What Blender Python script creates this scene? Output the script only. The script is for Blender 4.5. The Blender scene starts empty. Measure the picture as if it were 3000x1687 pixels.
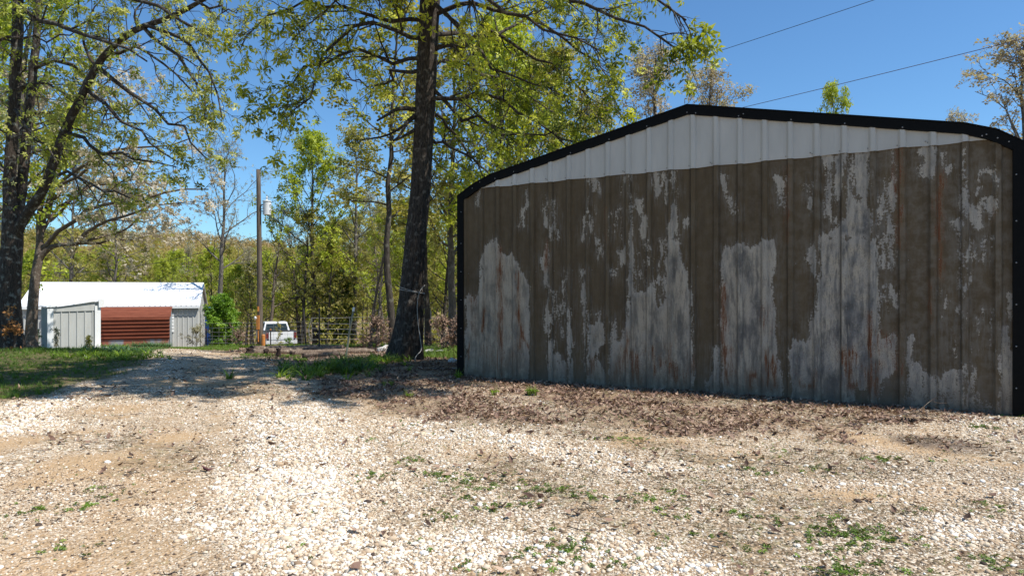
import bpy, bmesh, math, random
import numpy as np
from mathutils import Vector

random.seed(7)
rng = np.random.default_rng(11)
SC = bpy.context.scene
COL = SC.collection

# ------------------------------------------------------------------ camera
F, CH, HY = 2000.0, 1.35, 851.0          # focal length in photo pixels, eye height, horizon row
cam_d = bpy.data.cameras.new('camera')
cam_d.sensor_width = 36.0
cam_d.lens = 24.0
cam_d.shift_y = 7.5 / 3000.0
cam_d.clip_start = 0.05
cam_d.clip_end = 3000
cam = bpy.data.objects.new('camera', cam_d)
cam.location = (0, 0, CH)
cam.rotation_euler = (math.radians(90), 0, 0)
COL.objects.link(cam)
SC.camera = cam

# ------------------------------------------------------------------ light
SUN_EL = math.radians(57)
sh = Vector((0.928, -0.372, 0)).normalized()
sun_dir = Vector((sh.x * math.cos(SUN_EL), sh.y * math.cos(SUN_EL), math.sin(SUN_EL)))
sd_ = bpy.data.lights.new('sun', 'SUN')
sd_.energy = 5.0
sd_.angle = math.radians(0.5)
sd_.color = (1.0, 0.965, 0.90)
sun = bpy.data.objects.new('sun', sd_)
sun.rotation_euler = sun_dir.to_track_quat('Z', 'Y').to_euler()
sun.location = (10, -5, 30)
COL.objects.link(sun)
W = bpy.data.worlds.new('World')
SC.world = W
W.use_nodes = True
wn = W.node_tree
wn.nodes.clear()
sky = wn.nodes.new('ShaderNodeTexSky')
sky.sky_type = 'NISHITA'
sky.sun_disc = False
sky.sun_elevation = SUN_EL
sky.sun_rotation = math.atan2(sh.x, sh.y)
sky.altitude = 300
sky.air_density = 1.0
sky.dust_density = 0.35
sky.ozone_density = 2.0
bg = wn.nodes.new('ShaderNodeBackground')
bg.inputs['Strength'].default_value = 0.104
wo = wn.nodes.new('ShaderNodeOutputWorld')
tint = wn.nodes.new('ShaderNodeMix'); tint.data_type = 'RGBA'; tint.blend_type = 'MULTIPLY'
tint.inputs[0].default_value = 1.0; tint.inputs[7].default_value = (0.68, 1.01, 1.24, 1)
wn.links.new(sky.outputs[0], tint.inputs[6])
wn.links.new(tint.outputs[2], bg.inputs[0])
wn.links.new(bg.outputs[0], wo.inputs[0])
SC.view_settings.view_transform = 'Standard'
SC.view_settings.look = 'None'
SC.view_settings.exposure = 0.33
SC.view_settings.gamma = 1
SC.render.engine = 'CYCLES'
SC.cycles.max_bounces = 6
SC.cycles.transparent_max_bounces = 4

# ------------------------------------------------------------------ helpers
def PX(x, y, Z):
    return np.array([(x - 1500) * Z / F, Z, CH + (HY - y) * Z / F])

def tag(o, label=None, cat=None, group=None, kind=None):
    if label: o['label'] = label
    if cat: o['category'] = cat
    if group: o['group'] = group
    if kind: o['kind'] = kind
    return o

def thing(name, loc, label, cat, rz=0, group=None):
    o = bpy.data.objects.new(name, None)
    o.empty_display_size = 0.3
    COL.objects.link(o)
    o.location = tuple(float(v) for v in loc)
    o.rotation_euler = (0, 0, rz)
    return tag(o, label, cat, group)

class MB:
    """collects vertex and face arrays"""
    def __init__(s):
        s.V, s.Q, s.T, s.A, s.M, s.n = [], [], [], {}, [], 0
        s.qm, s.tm = [], []
    def add(s, V, Q=None, T=None, mat=0, **attrs):
        V = np.asarray(V, float).reshape(-1, 3)
        if Q is not None and len(Q):
            Q = np.asarray(Q, int).reshape(-1, 4); s.Q.append(Q + s.n); s.qm.append(np.full(len(Q), mat))
        if T is not None and len(T):
            T = np.asarray(T, int).reshape(-1, 3); s.T.append(T + s.n); s.tm.append(np.full(len(T), mat))
        for k, v in attrs.items():
            v = np.broadcast_to(np.asarray(v, float), (len(V),))
            s.A.setdefault(k, []).append((s.n, v))
        s.V.append(V)
        s.n += len(V)
        return s
    def box(s, x0, x1, y0, y1, z0, z1, mat=0):
        v = [(x0,y0,z0),(x1,y0,z0),(x1,y1,z0),(x0,y1,z0),(x0,y0,z1),(x1,y0,z1),(x1,y1,z1),(x0,y1,z1)]
        return s.add(v, [(0,3,2,1),(4,5,6,7),(0,1,5,4),(1,2,6,5),(2,3,7,6),(3,0,4,7)], mat=mat)
    def tube(s, path, r, n=8, cap=True, mat=0, **attrs):
        path = np.asarray(path, float)
        r = np.broadcast_to(np.asarray(r, float), (len(path),))
        V, Q = tubes(path[None], r[None], n)
        T = []
        if cap:
            k = len(path)
            V = np.vstack([V, path[0], path[-1]])
            b = k * n
            for i in range(n):
                j = (i + 1) % n
                T += [(b, j, i), (b + 1, (k-1)*n + i, (k-1)*n + j)]
        return s.add(V, Q, T if cap else None, mat=mat, **attrs)
    def build(s, name, mats, parent=None, smooth=False, loc=None):
        me = bpy.data.meshes.new(name)
        V = np.concatenate(s.V).astype(np.float32)
        nq = sum(len(q) for q in s.Q); nt = sum(len(t) for t in s.T)
        me.vertices.add(len(V)); me.vertices.foreach_set('co', V.ravel())
        li, ls, lt, mi = [], [], [], []
        if nq:
            q = np.concatenate(s.Q); li.append(q.ravel()); lt.append(np.full(nq, 4)); mi.append(np.concatenate(s.qm))
        if nt:
            t = np.concatenate(s.T); li.append(t.ravel()); lt.append(np.full(nt, 3)); mi.append(np.concatenate(s.tm))
        li = np.concatenate(li).astype(np.int32); lt = np.concatenate(lt).astype(np.int32)
        ls = np.concatenate([[0], np.cumsum(lt)[:-1]]).astype(np.int32)
        me.loops.add(len(li)); me.loops.foreach_set('vertex_index', li)
        me.polygons.add(len(lt)); me.polygons.foreach_set('loop_start', ls)
        try: me.polygons.foreach_set('loop_total', lt)
        except Exception: pass
        me.polygons.foreach_set('material_index', np.concatenate(mi).astype(np.int32))
        me.polygons.foreach_set('use_smooth', np.full(len(lt), smooth))
        for k, parts in s.A.items():
            a = me.attributes.new(k, 'FLOAT', 'POINT')
            arr = np.zeros(len(V), np.float32)
            for st, v in parts: arr[st:st+len(v)] = v
            a.data.foreach_set('value', arr)
        if not isinstance(mats, (list, tuple)): mats = [mats]
        for m in mats: me.materials.append(m)
        me.update(calc_edges=True)
        o = bpy.data.objects.new(name, me)
        COL.objects.link(o)
        if parent: o.parent = parent
        if loc is not None: o.location = tuple(float(v) for v in loc)
        return o

def nrm(a):
    return a / np.maximum(np.linalg.norm(a, axis=-1, keepdims=True), 1e-9)

def tubes(P, R, n):
    """P (m,k,3), R (m,k) -> ring vertices and quads"""
    m, k, _ = P.shape
    Tn = nrm(np.gradient(P, axis=1))
    d = nrm(P[:, -1] - P[:, 0])
    ref = np.eye(3)[np.argmin(np.abs(d), axis=1)][:, None, :]
    A = nrm(np.cross(Tn, ref)); B = np.cross(Tn, A)
    th = np.arange(n) * 2 * np.pi / n
    ring = A[:, :, None] * np.cos(th)[:, None] + B[:, :, None] * np.sin(th)[:, None]
    V = P[:, :, None] + ring * R[:, :, None, None]
    i = np.arange(m)[:, None, None] * k * n
    j = np.arange(k - 1)[None, :, None] * n
    a = np.arange(n)[None, None, :]; b = (a + 1) % n
    Q = np.stack([i+j+a, i+j+b, i+j+n+b, i+j+n+a], -1).reshape(-1, 4)
    return V.reshape(-1, 3), Q

def rotmats(m, zdir=None, r=None):
    r = r or rng
    if zdir is None: zdir = r.normal(size=(m, 3))
    z = nrm(zdir); h = nrm(r.normal(size=(m, 3)))
    x = nrm(np.cross(h, z)); y = np.cross(z, x)
    return np.stack([x, y, z], -1)

def scatter(mb, tV, tQ, tT, P, R, S, mat=0, **attrs):
    m = len(P)
    if m == 0: return
    S = np.asarray(S, float)
    if S.ndim == 0: S = np.full(m, float(S))
    if S.ndim == 1: S = S[:, None]
    L = tV[None] * S[:, None, :] if S.shape[1] == 3 else tV[None] * S[:, :, None]
    V = np.einsum('mij,mnj->mni', R, L) + P[:, None]
    nv = len(tV); off = np.arange(m)[:, None, None] * nv
    Q = (tQ[None] + off).reshape(-1, 4) if tQ is not None and len(tQ) else None
    T = (tT[None] + off).reshape(-1, 3) if tT is not None and len(tT) else None
    mb.add(V.reshape(-1, 3), Q, T, mat=mat, **{k: np.repeat(v, nv) for k, v in attrs.items()})

def vnoise(x, y, seed=0):
    xi, yi = np.floor(x).astype(np.int64), np.floor(y).astype(np.int64)
    fx, fy = x - xi, y - yi
    fx, fy = fx*fx*(3-2*fx), fy*fy*(3-2*fy)
    def h(a, b):
        n = (a * 374761393 + b * 668265263 + seed * 974711) & 0x7fffffff
        n = ((n ^ (n >> 13)) * 1274126177) & 0x7fffffff
        return ((n ^ (n >> 16)) & 0xffff) / 65535.0
    return (h(xi, yi)*(1-fx) + h(xi+1, yi)*fx)*(1-fy) + (h(xi, yi+1)*(1-fx) + h(xi+1, yi+1)*fx)*fy

def fbm(x, y, seed=0, o=4):
    s, a, t = 0, 1.0, 0
    for i in range(o):
        s = s + a * vnoise(x * 2**i + 17*i, y * 2**i + 31*i, seed + i); t += a; a *= 0.5
    return s / t

def sdf_poly(px, py, poly):
    """signed distance, positive inside"""
    P = np.asarray(poly, float); Qn = np.roll(P, -1, axis=0)
    d = np.full(px.shape, 1e9); ins = np.zeros(px.shape, bool)
    for (ax, ay), (bx, by) in zip(P, Qn):
        ex, ey = bx-ax, by-ay
        t = np.clip(((px-ax)*ex + (py-ay)*ey) / (ex*ex+ey*ey+1e-12), 0, 1)
        d = np.minimum(d, np.hypot(px-ax-t*ex, py-ay-t*ey))
        c = (ay > py) != (by > py)
        with np.errstate(divide='ignore', invalid='ignore'):
            xs = ax + (py-ay)*ex/np.where(ey == 0, 1e-12, ey)
        ins ^= c & (px < xs)
    return np.where(ins, d, -d)

def sstep(a, b, x):
    t = np.clip((x-a)/(b-a), 0, 1)
    return t*t*(3-2*t)

# ------------------------------------------------------------------ materials
class NT:
    def __init__(s, name):
        s.m = bpy.data.materials.new(name); s.m.use_nodes = True
        s.t = s.m.node_tree; s.t.nodes.clear()
        s.out = s.n('ShaderNodeOutputMaterial')
    def n(s, kind, **kw):
        nd = s.t.nodes.new(kind)
        for k, v in kw.items(): setattr(nd, k, v)
        return nd
    def l(s, a, b): s.t.links.new(a, b)
    def val(s, sock, v):
        if isinstance(v, bpy.types.NodeSocket): s.l(v, sock)
        else: sock.default_value = v
    def math(s, op, a, b=0.0, c=None):
        nd = s.n('ShaderNodeMath', operation=op)
        s.val(nd.inputs[0], a); s.val(nd.inputs[1], b)
        if c is not None: s.val(nd.inputs[2], c)
        return nd.outputs[0]
    def mr(s, v, a, b, c=0.0, d=1.0):
        nd = s.n('ShaderNodeMapRange'); nd.clamp = True
        s.val(nd.inputs[0], v)
        for i, q in enumerate((a, b, c, d)): nd.inputs[i+1].default_value = q
        return nd.outputs[0]
    def mix(s, f, a, b, bt='MIX'):
        nd = s.n('ShaderNodeMix', data_type='RGBA', blend_type=bt)
        s.val(nd.inputs[0], f)
        for i, v in ((6, a), (7, b)):
            s.val(nd.inputs[i], v if isinstance(v, bpy.types.NodeSocket) else (*v, 1))
        return nd.outputs[2]
    def coord(s, scale=(1, 1, 1), kind='Object'):
        tc = s.n('ShaderNodeTexCoord'); mp = s.n('ShaderNodeMapping')
        s.l(tc.outputs[kind], mp.inputs[0]); mp.inputs['Scale'].default_value = scale
        return mp.outputs[0]
    def noise(s, vec, scale, detail=4, rough=0.55):
        nd = s.n('ShaderNodeTexNoise'); s.l(vec, nd.inputs['Vector'])
        nd.inputs['Scale'].default_value = scale; nd.inputs['Detail'].default_value = detail
        nd.inputs['Roughness'].default_value = rough
        return nd.outputs[0]
    def vor(s, vec, scale, out='Color', feat='F1'):
        nd = s.n('ShaderNodeTexVoronoi', feature=feat); s.l(vec, nd.inputs['Vector'])
        nd.inputs['Scale'].default_value = scale
        return nd.outputs[out]
    def attr(s, name):
        return s.n('ShaderNodeAttribute', attribute_name=name).outputs['Fac']
    def ramp(s, f, stops):
        nd = s.n('ShaderNodeValToRGB'); s.val(nd.inputs[0], f)
        e = nd.color_ramp.elements
        while len(e) < len(stops): e.new(0.5)
        for i, (p, c) in enumerate(stops): e[i].position = p; e[i].color = (*c, 1)
        return nd.outputs[0]
    def bump(s, h, strength=0.5, dist=0.01):
        nd = s.n('ShaderNodeBump'); s.l(h, nd.inputs['Height'])
        nd.inputs['Strength'].default_value = strength; nd.inputs['Distance'].default_value = dist
        return nd.outputs[0]
    def bsdf(s, col, rough=0.7, metal=0.0, normal=None, spec=0.5):
        nd = s.n('ShaderNodeBsdfPrincipled')
        s.val(nd.inputs['Base Color'], col if isinstance(col, bpy.types.NodeSocket) else (*col, 1))
        s.val(nd.inputs['Roughness'], rough); s.val(nd.inputs['Metallic'], metal)
        nd.inputs['Specular IOR Level'].default_value = spec
        if normal is not None: s.l(normal, nd.inputs['Normal'])
        s.l(nd.outputs[0], s.out.inputs[0])
        return nd

def sep(t, col):
    nd = t.n('ShaderNodeSeparateColor'); t.l(col, nd.inputs[0]); return nd.outputs

def leaf_mat(name, stops, transl=0.45, rough=0.45):
    t = NT(name)
    col = t.ramp(t.attr('rnd'), stops)
    p = t.n('ShaderNodeBsdfPrincipled'); t.l(col, p.inputs['Base Color'])
    p.inputs['Roughness'].default_value = rough; p.inputs['Specular IOR Level'].default_value = 0.35
    tr = t.n('ShaderNodeBsdfTranslucent'); t.l(t.mix(1.0, col, (1.0, 1.0, 0.55), 'MULTIPLY'), tr.inputs[0])
    mx = t.n('ShaderNodeMixShader'); mx.inputs[0].default_value = transl
    t.l(p.outputs[0], mx.inputs[1]); t.l(tr.outputs[0], mx.inputs[2]); t.l(mx.outputs[0], t.out.inputs[0])
    return t.m

def bark_mat(name, c1, c2, c3=None, scale=1.0, bump=0.8):
    t = NT(name)
    v = t.coord((9*scale, 9*scale, 1.6*scale)); v2 = t.coord((1, 1, 1))
    n1 = t.noise(v, 3.0, 5, 0.65); n2 = t.noise(v2, 5*scale, 4)
    c = t.mix(t.mr(n1, 0.35, 0.65), c1, c2)
    if c3: c = t.mix(t.mr(n2, 0.55, 0.68), c, c3)
    t.bsdf(c, 0.9, normal=t.bump(n1, bump, 0.03), spec=0.2)
    return t.m

def plain(name, col, rough=0.6, metal=0.0, var=0.12, scale=6.0, bumps=0.0, vec=(1, 1, 1), spec=0.5):
    t = NT(name)
    n = t.noise(t.coord(vec), scale, 5)
    dark = tuple(c*(1-var*1.6) for c in col); lite = tuple(min(1, c*(1+var)) for c in col)
    c = t.mix(t.mr(n, 0.3, 0.7), dark, lite)
    t.bsdf(c, rough, metal, normal=t.bump(n, bumps, 0.01) if bumps else None, spec=spec)
    return t.m

G1, G2, G3 = (0.16, 0.21, 0.02), (0.24, 0.30, 0.035), (0.40, 0.44, 0.06)
M = {}
M['leaf_near'] = leaf_mat('hickory_leaves', [(0, (0.05, 0.07, 0.012)), (0.35, (0.17, 0.21, 0.02)), (0.58, (0.42, 0.45, 0.035)), (0.8, (0.68, 0.67, 0.08)), (1, (0.84, 0.82, 0.22))], 0.45)
M['leaf_left'] = leaf_mat('oak_leaves', [(0, (0.05, 0.06, 0.018)), (0.33, (0.20, 0.23, 0.035)), (0.6, (0.44, 0.46, 0.07)), (1, (0.74, 0.71, 0.28))], 0.45)
M['catkin'] = leaf_mat('catkins', [(0, (0.14, 0.10, 0.04)), (1, (0.30, 0.24, 0.08))], 0.3)
M['leaf_green'] = leaf_mat('spring_green_leaves', [(0, (0.12, 0.17, 0.015)), (0.5, (0.38, 0.45, 0.035)), (1, (0.64, 0.66, 0.11))], 0.5)
M['leaf_olive'] = leaf_mat('olive_leaves', [(0, (0.15, 0.15, 0.025)), (0.5, (0.36, 0.34, 0.06)), (1, (0.56, 0.48, 0.17))], 0.48)
M['leaf_dark'] = leaf_mat('cedar_leaves', [(0, (0.035, 0.06, 0.01)), (0.6, (0.09, 0.14, 0.02)), (1, (0.20, 0.28, 0.03))], 0.3)
M['leaf_buff'] = leaf_mat('buff_buds', [(0, (0.24, 0.18, 0.12)), (0.5, (0.46, 0.37, 0.25)), (1, (0.62, 0.54, 0.36))], 0.4)
M['leaf_grey'] = leaf_mat('grey_buds', [(0, (0.20, 0.17, 0.12)), (0.5, (0.38, 0.34, 0.24)), (1, (0.54, 0.52, 0.32))], 0.4)
M['blossom'] = leaf_mat('pale_blossom', [(0, (0.28, 0.23, 0.12)), (0.4, (0.50, 0.42, 0.30)), (1, (0.74, 0.68, 0.58))], 0.35)
M['leaf_bush'] = leaf_mat('bright_bush_leaves', [(0, (0.06, 0.13, 0.01)), (0.5, (0.15, 0.28, 0.02)), (1, (0.30, 0.46, 0.05))], 0.4)
M['leaf_brown'] = leaf_mat('dry_brown_leaves', [(0, (0.06, 0.032, 0.022)), (0.35, (0.18, 0.10, 0.07)), (0.7, (0.36, 0.235, 0.165)), (1, (0.56, 0.40, 0.29))], 0.15, 0.7)
M['grass'] = leaf_mat('grass_blades', [(0, (0.06, 0.08, 0.02)), (0.4, (0.10, 0.17, 0.02)), (0.8, (0.17, 0.27, 0.03)), (1, (0.34, 0.33, 0.12))], 0.35, 0.5)
M['weed'] = leaf_mat('weed_leaves', [(0, (0.07, 0.09, 0.02)), (0.5, (0.11, 0.19, 0.02)), (1, (0.22, 0.33, 0.04))], 0.35)
M['lily'] = leaf_mat('daylily_leaves', [(0, (0.05, 0.10, 0.01)), (0.5, (0.12, 0.21, 0.015)), (1, (0.26, 0.36, 0.03))], 0.35, 0.4)
M['iris'] = leaf_mat('iris_leaves', [(0, (0.04, 0.10, 0.03)), (0.5, (0.09, 0.18, 0.06)), (1, (0.18, 0.28, 0.11))], 0.3, 0.4)
M['bark_main'] = bark_mat('hickory_bark', (0.018, 0.014, 0.011), (0.095, 0.075, 0.06), (0.17, 0.145, 0.12), 2.0, 1.0)
M['bark_dark'] = bark_mat('dark_bark', (0.03, 0.024, 0.018), (0.09, 0.075, 0.06), (0.13, 0.12, 0.09))
M['bark_left'] = bark_mat('lichen_bark', (0.025, 0.019, 0.015), (0.09, 0.07, 0.055), (0.20, 0.20, 0.17), 1.6, 1.0)
M['bark_pale'] = bark_mat('pale_bark', (0.075, 0.055, 0.04), (0.20, 0.155, 0.12), (0.28, 0.24, 0.19), 2.2, 0.7)
M['bark_grey'] = bark_mat('grey_bark', (0.07, 0.06, 0.05), (0.17, 0.15, 0.125), (0.24, 0.22, 0.19))
M['stone'] = None

# ------------------------------------------------------------------ ground shape
PY = [-60, 12, 14, 18, 22, 30, 36, 43, 50, 70, 110, 170, 300, 450, 900]
PZ = [0.0, 0.0, -0.12, -0.35, -0.63, -1.22, -1.67, -2.15, -2.75, -4.6, -8, -7, 8, 20, 18]
def G(x, y):
    x = np.asarray(x, float); y = np.asarray(y, float)
    z = np.interp(y, PY, PZ)
    far = sstep(120, 420, y)
    z = z + far * (sstep(-105, -235, x) * 10.0 + (fbm(x/140, y/140, 5, 3) - 0.5) * 14)
    z = z + (fbm(x/9, y/9, 2, 3) - 0.5) * 0.10 * sstep(3, 16, y)
    near = (fbm(x/1.3, y/1.3, 3, 3) - 0.5) * 0.05
    z = z + near * (y < 60)
    z = z + 0.16 * np.exp(-((x+13)/4.5)**2 - ((y-16)/5.0)**2)              # bank under the left trees
    z = z + 0.10 * np.exp(-((x+2.4)/1.6)**2 - ((y-13.4)/1.2)**2)           # root mound
    z = z - 0.55 * np.exp(-((x+16.5)/5)**2 - ((y-47)/5)**2)                # hollow where the truck is parked
    z = z - 0.035 * np.exp(-(((x+3.4) + (y-8)*0.42)/0.45)**2) * sstep(3, 6, y) * (y < 30)
    z = z - 0.03 * np.exp(-(((x+1.6) + (y-8)*0.42)/0.4)**2) * sstep(4, 7, y) * (y < 30)
    return z

def gp(px, py):
    """point of the ground sheet seen at a photo pixel"""
    a = (px - 1500) / F; b = (HY - py) / F
    ys = np.concatenate([np.arange(2.5, 25, 0.02), np.arange(25, 70, 0.1)])
    h = CH + b * ys - G(a * ys, ys)
    i = np.argmax(h < 0) if (h < 0).any() else len(ys) - 1
    y = ys[i]
    return np.array([a*y, y, float(G(a*y, y))])

def gpoly(pts): return [tuple(gp(*p)[:2]) for p in pts]

BX, BY = -0.776, 10.931                      # left front corner of the big shed
U = np.array([0.87024, -0.49263]); Bk = np.array([0.49263, 0.87024])
def wall_px(x, y):
    a = (x - 1500) / F
    s = (a*BY - BX) / (U[0] - a*U[1]); Z = BY + U[1]*s
    return s, CH + (HY - y) * Z / F

ROAD = gpoly([(500,1021),(440,1026),(432,1045),(425,1068),(380,1092),(290,1122),(150,1152),(0,1172)]) + [(-9, 7), (-9, 2), (2, 2), (2, 6)] + gpoly([(1300,1240),(1080,1190),(960,1150),(900,1110),(840,1082),(770,1062),(700,1042),(640,1031),(560,1024)])
LITTER = gpoly([(1000,1140),(1150,1112),(1350,1099),(1800,1135),(2400,1178),(2820,1205),(2780,1238),(2640,1262),(2500,1290),(2250,1275),(1900,1262),(1500,1235),(1250,1210),(1080,1180),(930,1150)])
LITTER2 = gpoly([(640,1022),(900,1018),(1350,1018),(1356,1098),(1150,1120),(1000,1140),(930,1120),(900,1098),(860,1075),(800,1052),(720,1036)])
LAWN = [(-40, 6)] + gpoly([(0,1176),(150,1156),(290,1126),(380,1095),(428,1070),(436,1045),(440,1030),(500,1021)]) + [(-20, 38), (-60, 38)]
DENSE = [gpoly(p) for p in (
    [(1100,1230),(1230,1220),(1420,1262),(1600,1300),(1900,1345),(2300,1385),(2620,1415),(2600,1428),(2250,1405),(1850,1375),(1600,1345),(1380,1320),(1180,1290),(1090,1255)],
    [(2780,1215),(2990,1225),(3000,1290),(2860,1285),(2700,1265)],
    [(1150,1560),(1700,1570),(2100,1600),(2150,1687),(1000,1687),(1050,1600)],
    [(2650,1560),(2900,1500),(3000,1470),(3000,1560),(2850,1600),(2700,1610)],
    [(0,1175),(180,1160),(260,1180),(120,1260),(0,1290)],
    [(700,1180),(1000,1190),(1100,1350),(1050,1600),(800,1687),(500,1687),(600,1400)])]
BARE = [gpoly(p) for p in (
    [(2120,1425),(2400,1425),(2620,1450),(2560,1490),(2400,1500),(2250,1480)],
    [(2550,1620),(2800,1620),(2950,1660),(2900,1687),(2500,1687)],
    [(360,1280),(560,1270),(520,1350),(300,1400),(60,1420),(100,1370)],
    [(420,1620),(560,1625),(520,1687),(300,1687)],
    [(2080,1330),(2330,1345),(2300,1375),(2050,1372)])]
DARK = gpoly([(2560,1262),(2760,1275),(2900,1310),(2860,1332),(2700,1318),(2580,1292)])

def masks(x, y):
    n = (fbm(x*1.2, y*1.2, 21, 4) - 0.5)
    n2 = (fbm(x*4, y*4, 22, 3) - 0.5)
    road = sstep(-0.25, 0.25, sdf_poly(x, y, ROAD) + n*1.1 + n2*0.4)
    lit = sstep(-0.25, 0.25, np.maximum(sdf_poly(x, y, LITTER), sdf_poly(x, y, LITTER2)) + n*1.2 + n2*0.8)
    lawn = sstep(-0.2, 0.2, sdf_poly(x, y, LAWN) + n*0.9 + n2*0.5)
    yard = sstep(13.5, 11.5, y) + sstep(38, 34, y) * 0
    dens = np.zeros_like(x)
    for p in DENSE: dens = np.maximum(dens, sstep(-0.2, 0.25, sdf_poly(x, y, p) + n*0.9 + n2*0.6))
    bare = np.zeros_like(x)
    for p in BARE: bare = np.maximum(bare, sstep(-0.1, 0.2, sdf_poly(x, y, p) + n*0.8 + n2*0.5))
    bare = np.maximum(bare, sstep(0.60, 0.72, fbm(x*0.9, y*0.9, 40, 4)) * 0.9 * (1-dens))
    dark = sstep(-0.08, 0.12, sdf_poly(x, y, DARK) + n*0.5)
    forest = sstep(34, 38, y)
    lane = fbm((x+.42*y)*1.9, y*.22, 81, 3)
    bare = np.maximum(bare, sstep(.54, .66, lane)*.75*(1-dens)*(y < 14)*(y > 2.4))
    dens = np.clip(dens*.85 + .32*sstep(.48, .34, lane)*(x < .5), 0, 1)
    debris = sstep(.40, .55, fbm(x*.75+y*.25, y*1.5, 71, 4)) * sstep(-1.9, .2, x + n*1.5) * sstep(12.5, 11, y)
    debris = np.maximum(debris, .7*sstep(.52, .66, fbm(x*.8, y*1.3, 73, 4)) * (y < 12)) * (1 - dens*.7)
    patchy = sstep(.34, .60, fbm(x*1.5, y*2.2, 75, 4)); lit = lit * (.40 + .60*np.where(y < 11.8, patchy, 1))
    gr = np.clip(np.maximum(road, yard*(1-lawn)) * (1-lit*0.75), 0, 1) * (1-forest*(1-road))
    return dict(road=road, gravel=gr, litter=np.clip(np.maximum(lit, forest*(1-road)), 0, 1), lawn=lawn*(1-forest)*(1-road), dens=dens, bare=bare, dark=dark, debris=debris)

# ground sheet
def axis(parts):
    out = []
    for a, b, st in parts: out.append(np.arange(a, b, st))
    return np.concatenate(out + [[parts[-1][1]]])
gx = axis([(-900,-100,50),(-100,-30,4),(-30,-12,0.5),(-12,10,0.125),(10,30,0.6),(30,100,5),(100,900,50)])
gy = axis([(-60,0,5),(0,2.4,0.4),(2.4,14,0.11),(14,26,0.2),(26,60,0.6),(60,160,4),(160,600,12),(600,1400,80)])
GXX, GYY = np.meshgrid(gx, gy)
xf, yf = GXX.ravel(), GYY.ravel()
mk_ = masks(xf, yf)
nx, ny = len(gx), len(gy)
idx = np.arange(nx*ny).reshape(ny, nx)
gq = np.stack([idx[:-1,:-1], idx[:-1,1:], idx[1:,1:], idx[1:,:-1]], -1).reshape(-1, 4)
mb = MB()
mb.add(np.stack([xf, yf, G(xf, yf)], -1), gq, gravel=mk_['gravel'], litter=mk_['litter'], lawn=mk_['lawn'], bare=mk_['bare'], dark=mk_['dark'], dens=mk_['dens'], road=mk_['road'], debris=mk_['debris'])

t = NT('yard_ground')
v = t.coord()
gv = t.attr('gravel'); lt = t.attr('litter'); lw = t.attr('lawn'); br = t.attr('bare'); dk = t.attr('dark'); rd = t.attr('road')
c_f = sep(t, t.vor(v, 62)); c_m = sep(t, t.vor(v, 26)); big = t.noise(v, 0.9, 5); mid = t.noise(v, 7, 5, 0.65); fine = t.noise(v, 120, 3)
soil = t.mix(t.mr(mid, 0.3, 0.7), (0.34, 0.215, 0.115), (0.52, 0.37, 0.23))
soil = t.mix(t.mr(big, 0.45, 0.62, 0, .8), soil, (0.27, 0.20, 0.13))
db = t.attr('debris')
dn_ = t.noise(v, 16, 6, .7)
soil = t.mix(t.math('MULTIPLY', br, .7), soil, t.mix(mid, (0.40, 0.25, 0.12), (0.56, 0.38, 0.21)))
soil = t.mix(t.math('MULTIPLY', db, t.mr(dn_, .40, .54)), soil, (0.13, 0.095, 0.06))
soil = t.mix(t.math('MULTIPLY', db, t.mr(mid, .52, .62, 0, .6)), soil, (0.17, 0.17, 0.07))
stonec = t.ramp(c_f[0], [(0, (0.14, 0.095, 0.06)), (0.25, (0.36, 0.26, 0.165)), (0.6, (0.54, 0.44, 0.32)), (1, (0.74, 0.67, 0.56))])
f1 = t.mr(t.math('ADD', c_f[1], t.math('MULTIPLY', t.math('SUBTRACT', mid, 0.5), 1.6)), 0.30, 0.42)
grav = t.mix(f1, soil, stonec)
grav = t.mix(t.math('MULTIPLY', br, 0.85), grav, soil)
litc = t.ramp(t.math('ADD', t.math('MULTIPLY', c_m[0], 0.7), t.math('MULTIPLY', mid, 0.3)), [(0, (0.06, 0.035, 0.025)), (0.3, (0.15, 0.088, 0.06)), (0.6, (0.30, 0.20, 0.135)), (0.85, (0.48, 0.37, 0.26)), (1, (0.60, 0.50, 0.37))])
lawnc = t.mix(t.mr(mid, 0.4, 0.6), (0.07, 0.10, 0.02), (0.16, 0.11, 0.06))
col = t.mix(gv, (0.24, 0.18, 0.11), grav)
col = t.mix(t.math('MULTIPLY', lt, t.mr(c_m[1], 0.1, 0.5, 0.6, 1.0)), col, litc)
col = t.mix(lw, col, lawnc)
col = t.mix(t.math('MULTIPLY', dk, t.mr(mid, .35, .6, .45, .9)), col, (0.12, 0.085, 0.065))
d1 = t.vor(v, 62, 'Distance'); d2 = t.vor(v, 26, 'Distance')
hgt = t.math('ADD', t.math('MULTIPLY', t.math('SUBTRACT', 1.0, d1), 0.5), t.math('ADD', t.math('MULTIPLY', d2, -0.4), t.math('MULTIPLY', mid, 0.8)))
t.bsdf(col, 0.92, normal=t.bump(hgt, 0.9, 0.02), spec=0.15)
ground = mb.build('ground', t.m, smooth=True)
tag(ground, kind='structure')

# ================================================================== BIG METAL SHED
shed = thing('metal_shed', (BX, BY, 0), 'large peeling brown and grey metal shed with white gable panel and black trim', 'shed', rz=math.atan2(U[1], U[0]))
RIB0, RIBS = 0.95 - 3*0.303, 0.303
def rib_profile(s, h=0.036, wb=0.042, wt=0.026, minor=0.004):
    q = (s - RIB0 + RIBS/2) % RIBS - RIBS/2
    y = h * np.clip((wb - np.abs(q)) / (wb - wt), 0, 1)
    for m_ in (-0.101, 0.101, 0.06, -0.06):
        y = np.maximum(y, minor * np.clip(1 - np.abs(np.abs(q) - abs(m_)) / 0.008, 0, 1))
    return y

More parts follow.
